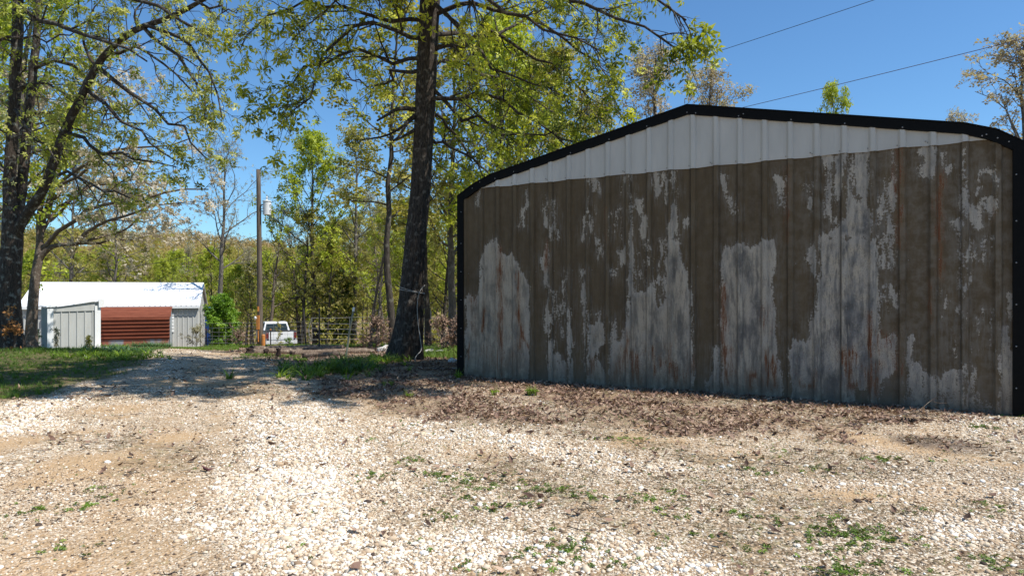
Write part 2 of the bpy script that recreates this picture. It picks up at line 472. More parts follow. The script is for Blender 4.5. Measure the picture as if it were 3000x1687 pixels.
OUT = [(-0.085, 2.86), (0.22, 3.03), (0.53, 3.15), (3.605, 3.825), (6.70, 3.205), (7.0, 3.10), (7.255, 2.93)]
INN = [(0.03, 2.79), (0.28, 2.93), (0.60, 3.045), (3.605, 3.70), (6.67, 3.095), (6.93, 3.0), (7.135, 2.87)]
def innz(s): return np.interp(s, [p[0] for p in INN], [p[1] for p in INN])
def wbz(s): return 2.955 + 0.007 * s

# peeling paint, outlined as seen on the wall
ZO = {8: (1300, 700, 2.862), 9: (2100, 700, 2.634), 6: (1300, 200, 2.862), 7: (2100, 200, 2.862)}
def wpoly(zid, pts):
    ox, oy, k = ZO[zid]
    return [wall_px(ox + x/k, oy + y/k) for x, y in pts]
PEEL = [
 (8, 1.0, [(185,1160),(192,500),(215,470),(262,515),(300,380),(310,200),(360,50),(400,8),(450,10),(480,95),(510,130),(570,122),(600,150),(630,240),(660,270),(700,340),(716,420),(720,1210)]),
 (8, 1.0, [(800,170),(832,140),(855,60),(882,25),(882,400),(845,400),(830,290),(803,240)]),
 (8, 1.0, [(862,530),(884,490),(884,820),(862,800),(840,700)]),
 (8, 0.0, [(884,430),(930,440),(1000,400),(1010,260),(1042,280),(1042,820),(950,840),(925,700),(884,640)]),
 (8, 0.6, [(862,1230),(872,860),(935,850),(925,940),(1000,1010),(1042,1050),(1042,1235)]),
 (8, 0.2, [(1050,520),(1064,520),(1078,1240),(1052,1240)]),
 (8, 0.5, [(1150,262),(1192,262),(1196,800),(1180,1240),(1170,600),(1150,400)]),
 (8, 0.0, [(1200,600),(1350,600),(1350,690),(1200,740)]),
 (8, 1.0, [(1202,1250),(1207,725),(1290,680),(1352,692),(1364,880),(1300,900),(1282,1000),(1365,1090),(1374,1270)]),
 (8, 1.0, [(1382,1270),(1405,690),(1440,678),(1460,840),(1500,872),(1540,640),(1548,0),(1600,0),(1602,440),(1700,440),(1735,285),(1772,292),(1800,560),(1830,556),(1866,100),(1880,0),(1955,0),(1985,100),(2000,200),(2050,330),(2080,470),(2068,600),(2090,700),(2096,1320)]),
 (8, -0.1, [(1596,0),(1724,0),(1720,450),(1600,450)]),
 (8, 0.1, [(1800,0),(1850,0),(1850,560),(1800,700),(1790,300)]),
 (8, 0.7, [(1462,110),(1540,20),(1545,200),(1490,232)]),
 (8, 0.2, [(1248,0),(1333,20),(1333,160),(1304,170),(1280,70)]),
 (8, 0.2, [(1400,240),(1450,250),(1440,330),(1400,330)]),
 (8, 1.0, [(2205,1320),(2205,1200),(2240,1100),(2265,912),(2320,900),(2332,1320)]),
 (9, 1.0, [(36,1220),(34,130),(60,60),(130,55),(190,10),(250,60),(330,40),(388,-8),(432,-5),(462,70),(460,150),(436,300),(462,700),(480,1000),(522,1230)]),
 (9, 1.0, [(562,1260),(566,880),(590,770),(690,792),(730,620),(780,400),(790,-10),(1240,-10),(1252,400),(1272,752),(1396,728),(1396,1010),(1330,1040),(1290,1080),(1270,1150),(1250,1300),(1180,1300),(1180,1150),(1060,1150),(1050,1300)]),
 (9, 1.0, [(690,150),(742,30),(766,100),(766,290),(704,240)]),
 (9, 0.25, [(1245,-10),(1390,-10),(1392,220),(1250,240)]),
 (9, 0.1, [(1270,330),(1395,400),(1392,520),(1330,560),(1280,450)]),
 (9, 0.7, [(1458,1320),(1458,752),(1512,760),(1530,900),(1600,1010),(1692,1060),(1700,1330)]),
 (9, 0.5, [(1702,1340),(1712,1090),(1800,1012),(1900,1010),(1912,1330)]),
 (9, 0.15, [(1912,900),(1985,1000),(2000,1100),(1950,1120),(2100,1270),(2170,1350),(1930,1340)]),
 (9, 1.0, [(2168,1380),(2190,700),(2222,662),(2252,730),(2282,850),(2318,900),(2330,1390)]),
 (9, 0.15, [(1862,0),(1960,0),(1940,300),(1905,420),(1895,600),(1838,560),(1870,300)]),
 (9, 0.0, [(1990,0),(2140,0),(2110,170),(2000,190)]),
 (9, -0.3, [(1700,600),(1900,605),(1900,1000),(1760,1000)]),
 (9, -0.25, [(1980,540),(2180,560),(2180,960),(1980,920)]),
 (9, 0.1, [(1700,360),(1790,420),(1820,550),(1740,540)]),
 (9, 0.1, [(2240,420),(2300,430),(2310,610),(2240,600)]),
 (7, 1.0, [(888,735),(970,725),(965,860),(915,880)]),
 (7, 0.35, [(900,860),(970,860),(960,1100),(985,1240),(1030,1320),(960,1300),(905,1220)]),
 (7, 1.0, [(975,727),(1060,715),(1060,960),(1040,1190),(990,1120),(980,900)]),
 (7, 0.15, [(1060,714),(1160,708),(1160,1060),(1070,1060)]),
 (7, 1.0, [(1160,706),(1280,698),(1272,800),(1280,900),(1300,1431),(865,1431),(950,1370),(1090,1250),(1080,1100),(1150,1050),(1210,1110),(1140,1000)]),
 (7, 1.0, [(1466,680),(1480,680),(1492,800),(1510,870),(1508,1200),(1470,1260),(1420,1150),(1400,1040),(1440,920)]),
 (7, 0.1, [(1345,1040),(1420,1040),(1510,1300),(1510,1440),(1340,1440)]),
 (7, 0.3, [(1660,690),(1846,655),(1850,720),(1730,735)]),
 (7, 0.7, [(1740,730),(1835,720),(1830,890),(1795,930),(1705,925),(1695,810),(1740,790)]),
 (7, 0.5, [(1862,705),(1905,710),(1905,870),(1885,870),(1880,760)]),
 (7, 0.6, [(1910,820),(1980,812),(1980,890),(1950,900),(1955,850),(1930,880)]),
 (7, 0.7, [(2056,705),(2066,830),(2092,860),(2100,1050),(2080,1230),(2066,1260),(2045,1220),(2052,950)]),
 (7, 0.5, [(1950,1290),(2040,1240),(2060,1310),(2050,1410),(2010,1420),(1990,1330)]),
 (7, 0.6, [(2180,830),(2205,850),(2330,845),(2335,800),(2348,900),(2345,1200),(2330,1060),(2325,890),(2210,880),(2205,1000),(2180,1060)]),
 (7, 0.45, [(2230,1080),(2330,1060),(2335,1180),(2290,1260),(2250,1200),(2225,1330),(2155,1370),(2120,1190),(2150,1170),(2180,1290),(2200,1140)]),
 (7, 0.8, [(758,960),(808,948),(806,1100),(795,1190),(768,1180)]),
 (7, 0.5, [(478,905),(570,900),(572,1160),(515,1165),(500,1010)]),
 (7, 0.9, [(34,880),(78,890),(85,1000),(110,1050),(60,1060),(40,1040)]),
 (7, 0.1, [(60,1060),(125,1060),(175,1200),(165,1262),(130,1240)]),
 (6, 0.8, [(270,1040),(300,1036),(302,1160),(272,1165)]),
 (6, 0.9, [(682,985),(704,990),(702,1150),(672,1220),(690,1330),(664,1330),(660,1240),(632,1330),(648,1200),(690,1130)]),
 (6, 0.9, [(850,1080),(872,1080),(882,1300),(868,1335),(838,1310),(824,1190)]),
 (6, 0.3, [(1240,930),(1310,935),(1310,1055),(1255,1010)]),
 (6, 0.8, [(1480,905),(1535,905),(1525,960),(1520,1050),(1485,1055),(1500,980)]),
 (6, 0.6, [(1558,900),(1578,900),(1584,1440),(1556,1440)]),
 (6, 1.0, [(1600,1035),(1618,1090),(1665,1100),(1668,1230),(1715,1250),(1712,1440),(1640,1440),(1650,1280),(1600,1170)]),
 (6, 0.2, [(1755,885),(1892,868),(1892,960),(1770,1100)]),
 (6, 0.9, [(1835,960),(1892,900),(1890,1145),(1862,1135)]),
 (6, 0.8, [(1918,868),(1940,866),(1945,1100),(1950,1440),(1885,1440),(1890,1280),(1922,1180)]),
 (6, 0.6, [(1945,992),(1968,990),(1974,1060),(1962,1120),(1950,1100)]),
 (6, 0.1, [(1995,1270),(2050,1265),(2062,1330),(2010,1345)]),
 (6, 0.8, [(1168,1250),(1190,1238),(1192,1440),(1152,1440)]),
 (6, 0.0, [(905,1100),(930,1110),(980,1440),(905,1440)]),
 (6, 0.0, [(1220,1090),(1265,1200),(1275,1440),(1225,1440)]),
 (6, -0.1, [(1400,1230),(1490,1180),(1490,1440),(1410,1440)]),
 (6, 0.9, [(1960,1440),(1975,1330),(1960,1230),(1950,1440)]),
]
RUST = [  # zoom id, half width, strength, line
 (8, .022, .55, [(470,90),(478,500),(485,900),(492,1140)]), (8, .010, .8, [(625,280),(628,650),(655,800),(712,905)]),
 (8, .02, .9, [(660,790),(650,850),(632,905)]), (8, .012, .7, [(215,880),(208,1000)]), (8, .04, .28, [(235,520),(262,780)]),
 (8, .012, .7, [(342,600),(330,770)]), (8, .07, .25, [(350,940),(450,1050)]), (8, .05, .25, [(550,1010),(600,1000)]),
 (8, .02, .6, [(872,50),(858,250)]), (8, .02, .7, [(1250,1030),(1242,1110)]), (8, .02, .8, [(1552,850),(1535,930)]),
 (8, .05, .42, [(1530,960),(1460,1110),(1420,1170)]), (8, .014, .9, [(1580,950),(1590,1185)]), (8, .018, .9, [(1612,990),(1622,1080),(1636,1190)]),
 (8, .012, .8, [(1755,920),(1768,1120)]), (8, .03, .35, [(1800,1010),(1890,1060),(1900,900)]), (8, .025, .75, [(1915,1060),(1950,1180)]),
 (8, .04, .35, [(2085,1075),(2000,1210)]), (8, .02, .8, [(2345,420),(2348,700),(2352,950),(2368,1180)]), (8, .03, .4, [(2385,940),(2400,1080)]),
 (9, .016, .8, [(48,430),(55,700),(62,900),(70,1110)]), (9, .04, .35, [(85,860),(100,1040)]), (9, .012, .9, [(388,860),(394,1130)]), (9, .018, .95, [(432,945),(450,1120)]),
 (9, .016, .9, [(258,1140),(256,1060),(300,1050)]), (9, .03, .4, [(360,1080),(400,1120)]), (9, .02, .9, [(972,880),(980,945)]), (9, .017, 1.0, [(1045,875),(1026,890),(1022,1130),(1082,1132)]),
 (9, .012, .6, [(640,1100),(660,1135),(750,1135),(760,1050)]), (9, .014, .8, [(1180,600),(1185,900)]), (9, .03, .7, [(1172,1040),(1190,1180)]), (9, .014, .9, [(1240,1080),(1232,1190)]),
 (9, .045, .32, [(1255,800),(1290,790)]), (9, .04, .36, [(1385,780),(1385,1000)]), (9, .03, .35, [(1290,970),(1220,1030)]),
 (9, .014, .6, [(1722,0),(1728,300)]), (9, .01, .4, [(1640,330),(1650,640)]), (9, .05, .15, [(370,570),(400,700)]),
 (7, .03, .42, [(1522,675),(1520,1000),(1528,1440)]), (7, .018, .85, [(1876,905),(1872,1150),(1862,1440)]), (7, .02, .3, [(592,830),(586,1440)]), (7, .01, .3, [(2335,1190),(2320,1280)]),
 (6, .012, .3, [(1360,1180),(1364,1440)]),
]
sg = []
s = 0.0
while s < 7.17:
    sg.append(s); q = (s - RIB0 + RIBS/2) % RIBS - RIBS/2
    s += 0.008 if abs(q) < 0.052 else 0.018
sg = np.array(sg + [7.17])
NZ = 170
SX, TZ = np.meshgrid(sg, np.linspace(0, 1, NZ))
top = np.minimum(wbz(SX) + 0.03, innz(SX) + 0.03)
SZ = -0.25 + TZ * (top + 0.25)
sx, sz = SX.ravel(), SZ.ravel()
peel = np.full(sx.shape, -0.6)
wob = (fbm(sx*9, sz*5, 61, 3) - 0.5) * 0.07 - 0.006
for zid, cap, pts in PEEL:
    d = sdf_poly(sx, sz, wpoly(zid, pts)) + wob
    peel = np.maximum(peel, np.minimum(d, 0.20) if cap > 0.9 else np.minimum(d, -0.012 + 0.075*cap))
rust = np.zeros_like(sx)
for zid, w, st, pts in RUST:
    P = wpoly(zid, pts)
    for (ax, ay), (bx, by) in zip(P[:-1], P[1:]):
        ex, ey = bx-ax, by-ay
        tt = np.clip(((sx-ax)*ex + (sz-ay)*ey)/(ex*ex+ey*ey), 0, 1)
        dd_ = (sx-ax-tt*ex)**2 + ((sz-ay-tt*ey)*0.6)**2; wv = w*1.25*(.55+1.0*fbm(sx*14, sz*9, 66, 2))
        rust = np.maximum(rust, st * (.75*np.exp(-dd_ / wv**2) + .30*np.exp(-dd_ / (wv*2.6)**2)))
yy = -rib_profile(sx) + (fbm(sx*1.5, sz*1.2, 70, 2)-0.5)*0.012
idx = np.arange(len(sg)*NZ).reshape(NZ, len(sg))
wq = np.stack([idx[:-1,:-1], idx[:-1,1:], idx[1:,1:], idx[1:,:-1]], -1).reshape(-1, 4)
t = NT('peeling_galvanised_siding')
v = t.coord(); vs = t.coord((1, 1, 0.12)); vs2 = t.coord((1, 1, 0.3))
fn = t.noise(v, 34, 7, 0.75); fs = t.noise(vs, 38, 5, 0.65); md = t.noise(v, 9, 5, 0.6); st = t.noise(vs, 9, 5, 0.6); sp = t.noise(v, 110, 3, 0.6); ms = t.noise(vs2, 14, 5, 0.65)
pl = t.attr('peel')
fld = t.math('ADD', pl, t.math('ADD', t.math('MULTIPLY', t.math('SUBTRACT', fn, 0.5), 0.20), t.math('MULTIPLY', t.math('SUBTRACT', ms, 0.5), 0.24)))
mask = t.mr(fld, -0.004, 0.008)
rim = t.math('MULTIPLY', t.mr(fld, 0.0, 0.012), t.mr(fld, 0.085, 0.02))
tcs = t.n('ShaderNodeSeparateXYZ'); t.l(v, tcs.inputs[0])
rightward = t.mr(tcs.outputs[0], 3.6, 6.0)
paint = t.mix(t.mr(st, 0.35, 0.65), (0.070, 0.046, 0.021), (0.108, 0.075, 0.037))
paint = t.mix(t.math('MULTIPLY', t.mr(md, 0.42, 0.62, 0.1, 0.8), t.mr(rightward, 0, 1, .25, 1)), paint, (0.150, 0.122, 0.088))
paint = t.mix(t.mr(sp, 0.60, 0.74, 0, 0.4), paint, (0.055, 0.040, 0.024))
bigv = t.noise(t.coord((1, 1, 0.35)), 4.5, 4, 0.6)
b1_ = t.noise(t.coord((1, 1, 0.28)), 5.5, 5, 0.68); b2_ = t.noise(t.coord((1, 1, 0.16)), 17, 5, 0.7)
galv = t.mix(t.mr(b1_, 0.39, 0.53), (0.10, 0.095, 0.085), (0.40, 0.34, 0.255))
galv = t.mix(t.mr(b2_, 0.42, 0.51, 0.7, 0.0), galv, (0.075, 0.070, 0.062))
galv = t.mix(t.mr(bigv, 0.55, 0.63, 0, 0.6), galv, (0.39, 0.345, 0.28))
galv = t.mix(t.mr(sp, 0.54, 0.62, 0, 0.6), galv, (0.11, 0.09, 0.07))
galv = t.mix(t.mr(fn, 0.57, 0.66, 0, 0.55), galv, (0.42, 0.38, 0.31))
warm = t.math('MULTIPLY', t.mr(tcs.outputs[0], 5.2, 2.4), t.mr(md, 0.35, 0.62, 0.3, 1.0))
galv = t.mix(t.math('MULTIPLY', warm, 0.55), galv, (0.30, 0.245, 0.17))
galv = t.mix(t.math('MULTIPLY', t.mr(rightward, 0, 1, 0, .4), t.mr(md, 0.4, 0.6)), galv, (0.25, 0.245, 0.24))
galv = t.mix(t.math('MULTIPLY', rim, 0.5), galv, (0.40, 0.36, 0.30))
film = t.math('MULTIPLY', t.mr(fs, .46, .6), t.mr(fld, -.14, -.01, 0, .40))
paint = t.mix(film, paint, (0.19, 0.175, 0.15))
base = t.mix(mask, paint, galv)
ru = t.attr('rust')
low = t.math('MULTIPLY', t.mr(tcs.outputs[2], 1.25, 0.5), mask)
spots = t.math('MULTIPLY', t.math('MULTIPLY', t.mr(t.math('ADD', sp, t.math('MULTIPLY', fs, .5)), 0.84, 0.90), t.mr(md, .47, .58)), low)
rm = t.mr(t.math('ADD', ru, t.math('MULTIPLY', t.math('SUBTRACT', t.math('ADD', t.math('MULTIPLY', sp, .7), t.math('MULTIPLY', fs, 0.9)), 0.82), 5.0)), 0.40, 0.75)
rm = t.math('MAXIMUM', t.math('MULTIPLY', rm, t.mr(ru, 0.04, 0.12)), spots)
halo = t.math('MULTIPLY', t.mr(ru, 0.02, 0.7, 0, 0.8), t.mr(fs, 0.38, 0.6, 0.25, 1.0))
base = t.mix(halo, base, (0.23, 0.125, 0.055))
base = t.mix(t.math('MULTIPLY', rm, 0.95), base, t.mix(fn, (0.07, 0.022, 0.010), (0.20, 0.070, 0.022)))
ribd = t.attr('seam')
base = t.mix(t.math('MULTIPLY', ribd, t.mr(fs, .3, .6, .45, .95)), base, (0.022, 0.018, 0.012))
warm_dirt = t.mr(tcs.outputs[2], 0.45, 0.0, 0, 1.0)  # dirt at the wall foot, browned further to offset bluish ambient light
base = t.mix(t.math('MULTIPLY', warm_dirt, t.mr(md, .3, .6, .35, .9)), base, (0.12, 0.09, 0.06))
t.bsdf(base, 0.72, normal=t.bump(t.math('ADD', mask, t.math('MULTIPLY', fn, 0.6)), 0.35, 0.004), spec=0.3)
M['peel'] = t.m
qq = (sx - RIB0 + RIBS/2) % RIBS - RIBS/2
kr = np.round((sx - RIB0)/RIBS); on = 0.45 + 0.55*((kr*7) % 3 == 0)
seam = on*np.exp(-((qq+0.043)/0.008)**2) + 0.5*np.exp(-((qq-0.043)/0.006)**2)*(((kr*5) % 4) == 1)  # joint grime plus painted shade at rib edges, where ambient light gives little contrast
mb = MB().add(np.stack([sx, yy, sz], -1), wq, peel=peel, rust=rust, seam=seam)
mb.build('wall_siding', M['peel'], shed)
tag(bpy.data.objects['wall_siding'])

# white ribbed gable panel
M['white_panel'] = plain('white_gable_paint', (0.45, 0.43, 0.385), 0.5, var=0.09, scale=3, vec=(1, 1, .3))
gs = np.array([q for q in sg if 0.30 < q < 7.0])
g0 = wbz(gs); g1 = innz(gs) + 0.05
gv_, gqs = [], []
NG = 6
for k in range(NG):
    f_ = k/(NG-1)
    z_ = g0*(1-f_) + np.maximum(g1, g0+0.002)*f_
    flare = 0.004 * (1-f_)**3
    gv_.append(np.stack([gs, -0.014 - rib_profile(gs, 0.034, 0.046, 0.024, 0.006) - flare, z_ - 0.006*np.sin(gs*9)*(1-f_)], -1))
idx = np.arange(NG*len(gs)).reshape(NG, -1)
MB().add(np.concatenate(gv_), np.stack([idx[:-1,:-1], idx[:-1,1:], idx[1:,1:], idx[1:,:-1]], -1).reshape(-1, 4)).build('gable_panel', M['white_panel'], shed)

# black trim: rake band, corner strips, drip flange
M['black_trim'] = plain('black_metal_trim', (0.004, 0.004, 0.004), 0.7, var=0.2, scale=20, spec=.12)
M['screw'] = plain('screw_head', (0.26, 0.26, 0.26), 0.5, var=0.1)
mb = MB()
def band(o, i, y0, y1):
    n = len(o); V = [(a, y0, b) for a, b in o] + [(a, y0, b) for a, b in i] + [(a, y1, b) for a, b in o] + [(a, y1, b) for a, b in i]
    Q = []
    for k in range(n-1):
        Q += [(k, n+k, n+k+1, k+1), (2*n+k, 2*n+k+1, 3*n+k+1, 3*n+k), (k, k+1, 2*n+k+1, 2*n+k), (n+k, 3*n+k, 3*n+k+1, n+k+1)]
    return V, Q
mb.add(*band(OUT, INN, -0.055, 0.25))
LIFT = [(a, b+0.012) for a, b in OUT]
mb.add(*band(LIFT, OUT, -0.062, 0.5))
mb.box(-0.088, 0.03, -0.058, 0.14, -0.3, 2.87)
mb.box(7.137, 7.30, -0.058, 0.14, -0.3, 2.96)
def screw_mesh(r=0.008):
    n = 6; V = [(r*math.cos(a*math.pi/3), 0, r*math.sin(a*math.pi/3)) for a in range(n)] + [(0, -0.006, 0)]
    o_ = MB().add(V, None, [(i, (i+1) % n, n) for i in range(n)][::-1]).build('screw', M['screw']); me = o_.data; bpy.data.objects.remove(o_); return me
SCM = screw_mesh(); M['screw2'] = plain('dull_screw', (0.2, 0.2, 0.19), 0.5)
def screw(s, y, z, k=1.0, dull=False):
    o_ = bpy.data.objects.new('screw', SCM); COL.objects.link(o_); o_.parent = shed; o_.location = (s, y, z); o_.scale = (k, 1, k)
    if dull: o_.material_slots[0].link = 'OBJECT'; o_.material_slots[0].material = M['screw2']
for s_, fz in [(0.2,.5),(0.34,.7),(0.62,.2),(0.95,.25),(1.9,.12),(2.5,.12),(3.05,.12),(3.605,.1),(3.72,.1),(4.27,.1),(4.33,.35),(4.9,.1),(5.5,.1),(6.1,.1),(6.86,.1),(6.9,.3),(7.0,.3),(7.1,.4)]:
    oz = np.interp(s_, [p[0] for p in OUT], [p[1] for p in OUT]); iz = innz(s_)
    screw(s_, -0.056, iz + (oz-iz)*fz + 0.012)
for z_ in (0.3, 0.75, 1.2, 1.65, 2.1, 2.6): screw(-0.01, -0.059, z_); screw(7.165, -0.059, z_)
mb.build('black_trim', M['black_trim'], shed)
for k in range(1, 22):
    s_ = RIB0 + k*RIBS
    if 0.5 < s_ < 6.9: screw(s_-0.054, -0.0225, float(wbz(s_))+0.035, 1, True)
    if k % 4 == 1: screw(s_-0.075, -0.0225, float(wbz(s_))+0.05, 1.1, True)
for k in range(22):
    s_ = RIB0 + k*RIBS + 0.06
    if s_ < 7.1: screw(s_, -0.012, 1.62+0.004*k, .7)

# roof and other walls
M['roof_dark'] = plain('dark_roof_sheet', (0.03, 0.03, 0.033), 0.45)
M['side_brown'] = plain('brown_siding', (0.16, 0.13, 0.10), 0.7)
DEP = 9.2
RF = [(a, b-0.02) for a, b in OUT]; RI = [(a, b-0.06) for a, b in OUT]
MB().add(*band(RF, RI, 0.26, DEP+0.1)).build('roof', M['roof_dark'], shed)
ss = np.arange(0.02, DEP, 0.02)
for nm, s_, sg_ in (('side_wall', 0.0, 1), ('side_wall', 7.17, -1)):
    rp = rib_profile(ss)
    V = np.concatenate([np.stack([np.full_like(ss, s_) - sg_*rp, ss, np.full_like(ss, -1.2)], -1), np.stack([np.full_like(ss, s_) - sg_*rp, ss, np.full_like(ss, 2.82)], -1)])
    n = len(ss); i = np.arange(n-1)
    MB().add(V, np.stack([i, i+1, n+i+1, n+i], -1)).build(nm, M['side_brown'], shed)
V = [(a, DEP, b) for a, b in RI] + [(a, DEP, -1.2) for a, b in RI]
MB().add(V, [(k, k+1, 8+k, 7+k) for k in range(6)]).build('back_wall', M['side_brown'], shed)

# ================================================================== BUILDINGS DOWN THE DRIVE
def local_ribbed(mb, x0, x1, y, zb, zt, sp=0.3, h=0.03, side=-1, wid=0.05, mat=0, horiz=False):
    xs = [x0]; x = x0 + sp*0.5
    ys = [0]
    while x < x1 - wid*2:
        xs += [x-wid, x-wid*0.5, x+wid*0.5, x+wid]; ys += [0, h, h, 0]; x += sp
    xs.append(x1); ys.append(0)
    xs = np.array(xs); ys = y + side*np.array(ys)
    zb_ = zb(xs) if callable(zb) else np.full_like(xs, zb); zt_ = zt(xs) if callable(zt) else np.full_like(xs, zt)
    V = np.concatenate([np.stack([xs, ys, zb_], -1), np.stack([xs, ys, zt_], -1)])
    n = len(xs); i = np.arange(n-1)
    return mb.add(V, np.stack([i, i+1, n+i+1, n+i], -1), mat=mat)

M['white_roof'] = plain('white_painted_roof', (0.82, 0.82, 0.82), 0.4, var=0.02)
M['grey_wall'] = plain('light_grey_siding', (0.47, 0.47, 0.44), 0.55, var=0.05, vec=(1, 1, .2))
M['white_trim'] = plain('white_trim', (0.80, 0.80, 0.78), 0.45, var=0.03)
M['dark_gap'] = plain('dark_opening', (0.03, 0.03, 0.03), 0.8)
bl = math.radians(20)
brt = np.array([-20.56, 44.6]); bdx = np.array([math.cos(bl), math.sin(bl)]); bdy = np.array([-math.sin(bl), math.cos(bl)])
BLn, BDp = 9.7, 6.0
blc = brt - bdx*BLn                              # left front corner
zb0 = CH - 3.9
barn = thing('barn', (blc[0], blc[1], 0), 'long pale grey barn with bright white metal roof beyond the gravel drive', 'barn', rz=bl)
EV, RG = CH - 0.92, CH + 0.46
mb = MB(); local_ribbed(mb, 0, BLn, 0, zb0, EV, 0.3, 0.03)
mb.build('front_wall', M['grey_wall'], barn)
def gable(x, side):
    V = [(x, 0, zb0), (x, BDp, zb0), (x, BDp, EV), (x, BDp/2, RG), (x, 0, EV)]
    m_ = MB().add(V, [(0, 1, 2, 4)], [(2, 3, 4)])
    for k in range(19):
        y = 0.2 + k*0.31; zt = EV + (RG-EV)*(1-abs(y-3)/3) - 0.03
        m_.box(x-0.015 if side > 0 else x-0.03, x+0.03 if side > 0 else x+0.015, y-0.03, y+0.03, zb0, zt)
    return m_.build('end_wall', M['grey_wall'], barn)
gable(BLn, 1); gable(0, -1)
MB().box(0, BLn, BDp-0.02, BDp+0.01, zb0, EV).build('back_wall', M['grey_wall'], barn)
mb = MB()
ang = math.atan2(RG-EV, 3.0)
xs = np.arange(-0.15, BLn+0.16, 0.02)
rz_ = 0.02*np.clip((0.05-np.abs((xs+0.075) % 0.3-0.15))/0.03, 0, 1)
def rf(y, z): return np.stack([xs, np.full_like(xs, y), z + rz_], -1)
n = len(xs); i = np.arange(n-1); q4 = np.stack([i, i+1, n+i+1, n+i], -1)
slope = (RG-EV)/3
mb.add(np.concatenate([rf(-0.25, EV-0.25*slope+0.05), rf(3, RG+0.05)]), q4)
mb.add(np.concatenate([rf(3, RG+0.05), rf(6.25, EV-0.25*slope+0.05)]), q4)
roof = mb.build('roof', M['white_roof'], barn)
mb = MB()
mb.add([(-.17,2.8,RG-.02),(BLn+.17,2.8,RG-.02),(BLn+.17,3,RG+.09),(-.17,3,RG+.09),(BLn+.17,3.2,RG-.02),(-.17,3.2,RG-.02)], [(0,1,2,3),(3,2,4,5)])
mb.build('ridge_cap', M['white_trim'], roof)
mb = MB()
for x in (-0.17, BLn+0.15):
    for y0, z0, y1, z1 in ((-0.27, EV-0.27*slope+.05, 3, RG+.06), (3, RG+.06, 6.27, EV-.27*slope+.05)):
        mb.add([(x,y0,z0),(x+.03,y0,z0),(x+.03,y1,z1),(x,y1,z1),(x,y0,z0-.13),(x+.03,y0,z0-.13),(x+.03,y1,z1-.13),(x,y1,z1-.13)],
               [(0,1,2,3),(4,7,6,5),(1,5,6,2),(0,3,7,4),(0,4,5,1)])
mb.box(-0.14, BLn+0.14, -0.27, -0.25, EV-0.22, EV-0.08)
mb.box(BLn+0.031, BLn+0.05, -0.02, 0.1, zb0, EV-0.05)
mb.build('roof_trim', M['white_trim'], barn)
mb = MB()
for k in range(6): mb.box(8.06, 8.34, -0.09, -0.04, EV-1.75+k*0.21, EV-1.75+k*0.21+0.17)
mb.build('louvre_stack', M['white_trim'], barn)
mb = MB().box(1.35, 1.95, -0.05, -0.032, zb0+0.3, EV-0.75); mb.build('door_opening', M['dark_gap'], barn)
mb = MB().box(1.3, 1.95, -0.35, -0.04, EV-0.62, EV-0.25); mb.box(1.37, 1.88, -0.365, -0.352, EV-0.56, EV-0.32, 1)
mb.build('wall_unit', [M['grey_wall'], M['side_brown']], barn)

# rusty lean-to standing in front of the barn
t = NT('rusty_sheet')
v = t.coord(); v2 = t.coord((0.25, 1, 2.2))
n1 = t.noise(v2, 4, 6, 0.65); n2 = t.noise(v, 22, 4)
c = t.mix(t.mr(n1, 0.3, 0.7), (0.13, 0.032, 0.016), (0.24, 0.070, 0.036))
c = t.mix(t.mr(n2, 0.5, 0.75, 0, 0.5), c, (0.24, 0.10, 0.06))
t.bsdf(c, 0.75, normal=t.bump(n2, 0.3, 0.01), spec=0.25)
M['rust_sheet'] = t.m
t = NT('rust_stained_galvanised')
v = t.coord(); n1 = t.noise(t.coord((1, 1, .3)), 1.3, 5, 0.6)
t.bsdf(t.mix(t.mr(n1, 0.42, 0.56), (0.26, 0.28, 0.30), (0.28, 0.10, 0.06)), 0.6)
M['rust_galv'] = t.m
lx1 = 8.22; lx0 = 2.9
lp = np.array([blc[0], blc[1]]) + bdx*lx0 - bdy*0.06
lean = thing('lean_to_shelter', (lp[0], lp[1], 0), 'low shelter of rust red ribbed sheets leaning against the barn front', 'lean-to', rz=bl)
LW = lx1 - lx0
mb = MB()
prof = [(-0.05, CH-0.98), (-0.45, CH-1.12), (-0.85, CH-1.38), (-1.12, CH-1.66)]
pts = []
for (a, b), (c_, d_) in zip(prof[:-1], prof[1:]):
    for f_ in np.linspace(0, 1, 11)[:-1]: pts.append((a+(c_-a)*f_, b+(d_-b)*f_))
pts.append(prof[-1]); pts = np.array(pts)
rl = 0.018*(np.sin(np.arange(len(pts))*np.pi/2) > 0.5)
V = np.concatenate([np.stack([np.full(len(pts), x), pts[:, 0]-rl*0.5, pts[:, 1]+rl], -1) for x in (-0.02, LW+0.05)])
n = len(pts); i = np.arange(n-1)
mb.add(V, np.stack([i, i+1, n+i+1, n+i], -1)); mb.build('rust_roof', M['rust_sheet'], lean)
zz, yv = [CH-1.66], [-1.12]
z = CH-1.74
for k in range(6):
    zz += [z, z-0.025, z-0.075, z-0.10]; yv += [-1.12, -1.20, -1.20, -1.12]; z -= 0.225
zz.append(CH-3.03); yv.append(-1.12)
V = np.concatenate([np.stack([np.full(len(zz), x), yv, zz], -1) for x in (0, LW)])
n = len(zz); i = np.arange(n-1)
MB().add(V, np.stack([i, n+i, n+i+1, i+1], -1)).build('front_panel', M['rust_sheet'], lean)
MB().box(0, LW-0.03, -1.11, -1.08, CH-3.9, CH-3.0).build('base_board', M['rust_galv'], lean)
mb = MB().add([(LW,-1.11,CH-3.9),(LW,-0.02,CH-3.9),(LW,-0.02,CH-1.02),(LW,-0.45,CH-1.15),(LW,-0.85,CH-1.41),(LW,-1.11,CH-1.68)], [(0,1,2,3),(0,3,4,5)])
mb.build('side_panel', plain('galvanised_sheet', (0.30, 0.34, 0.36), 0.5), lean)

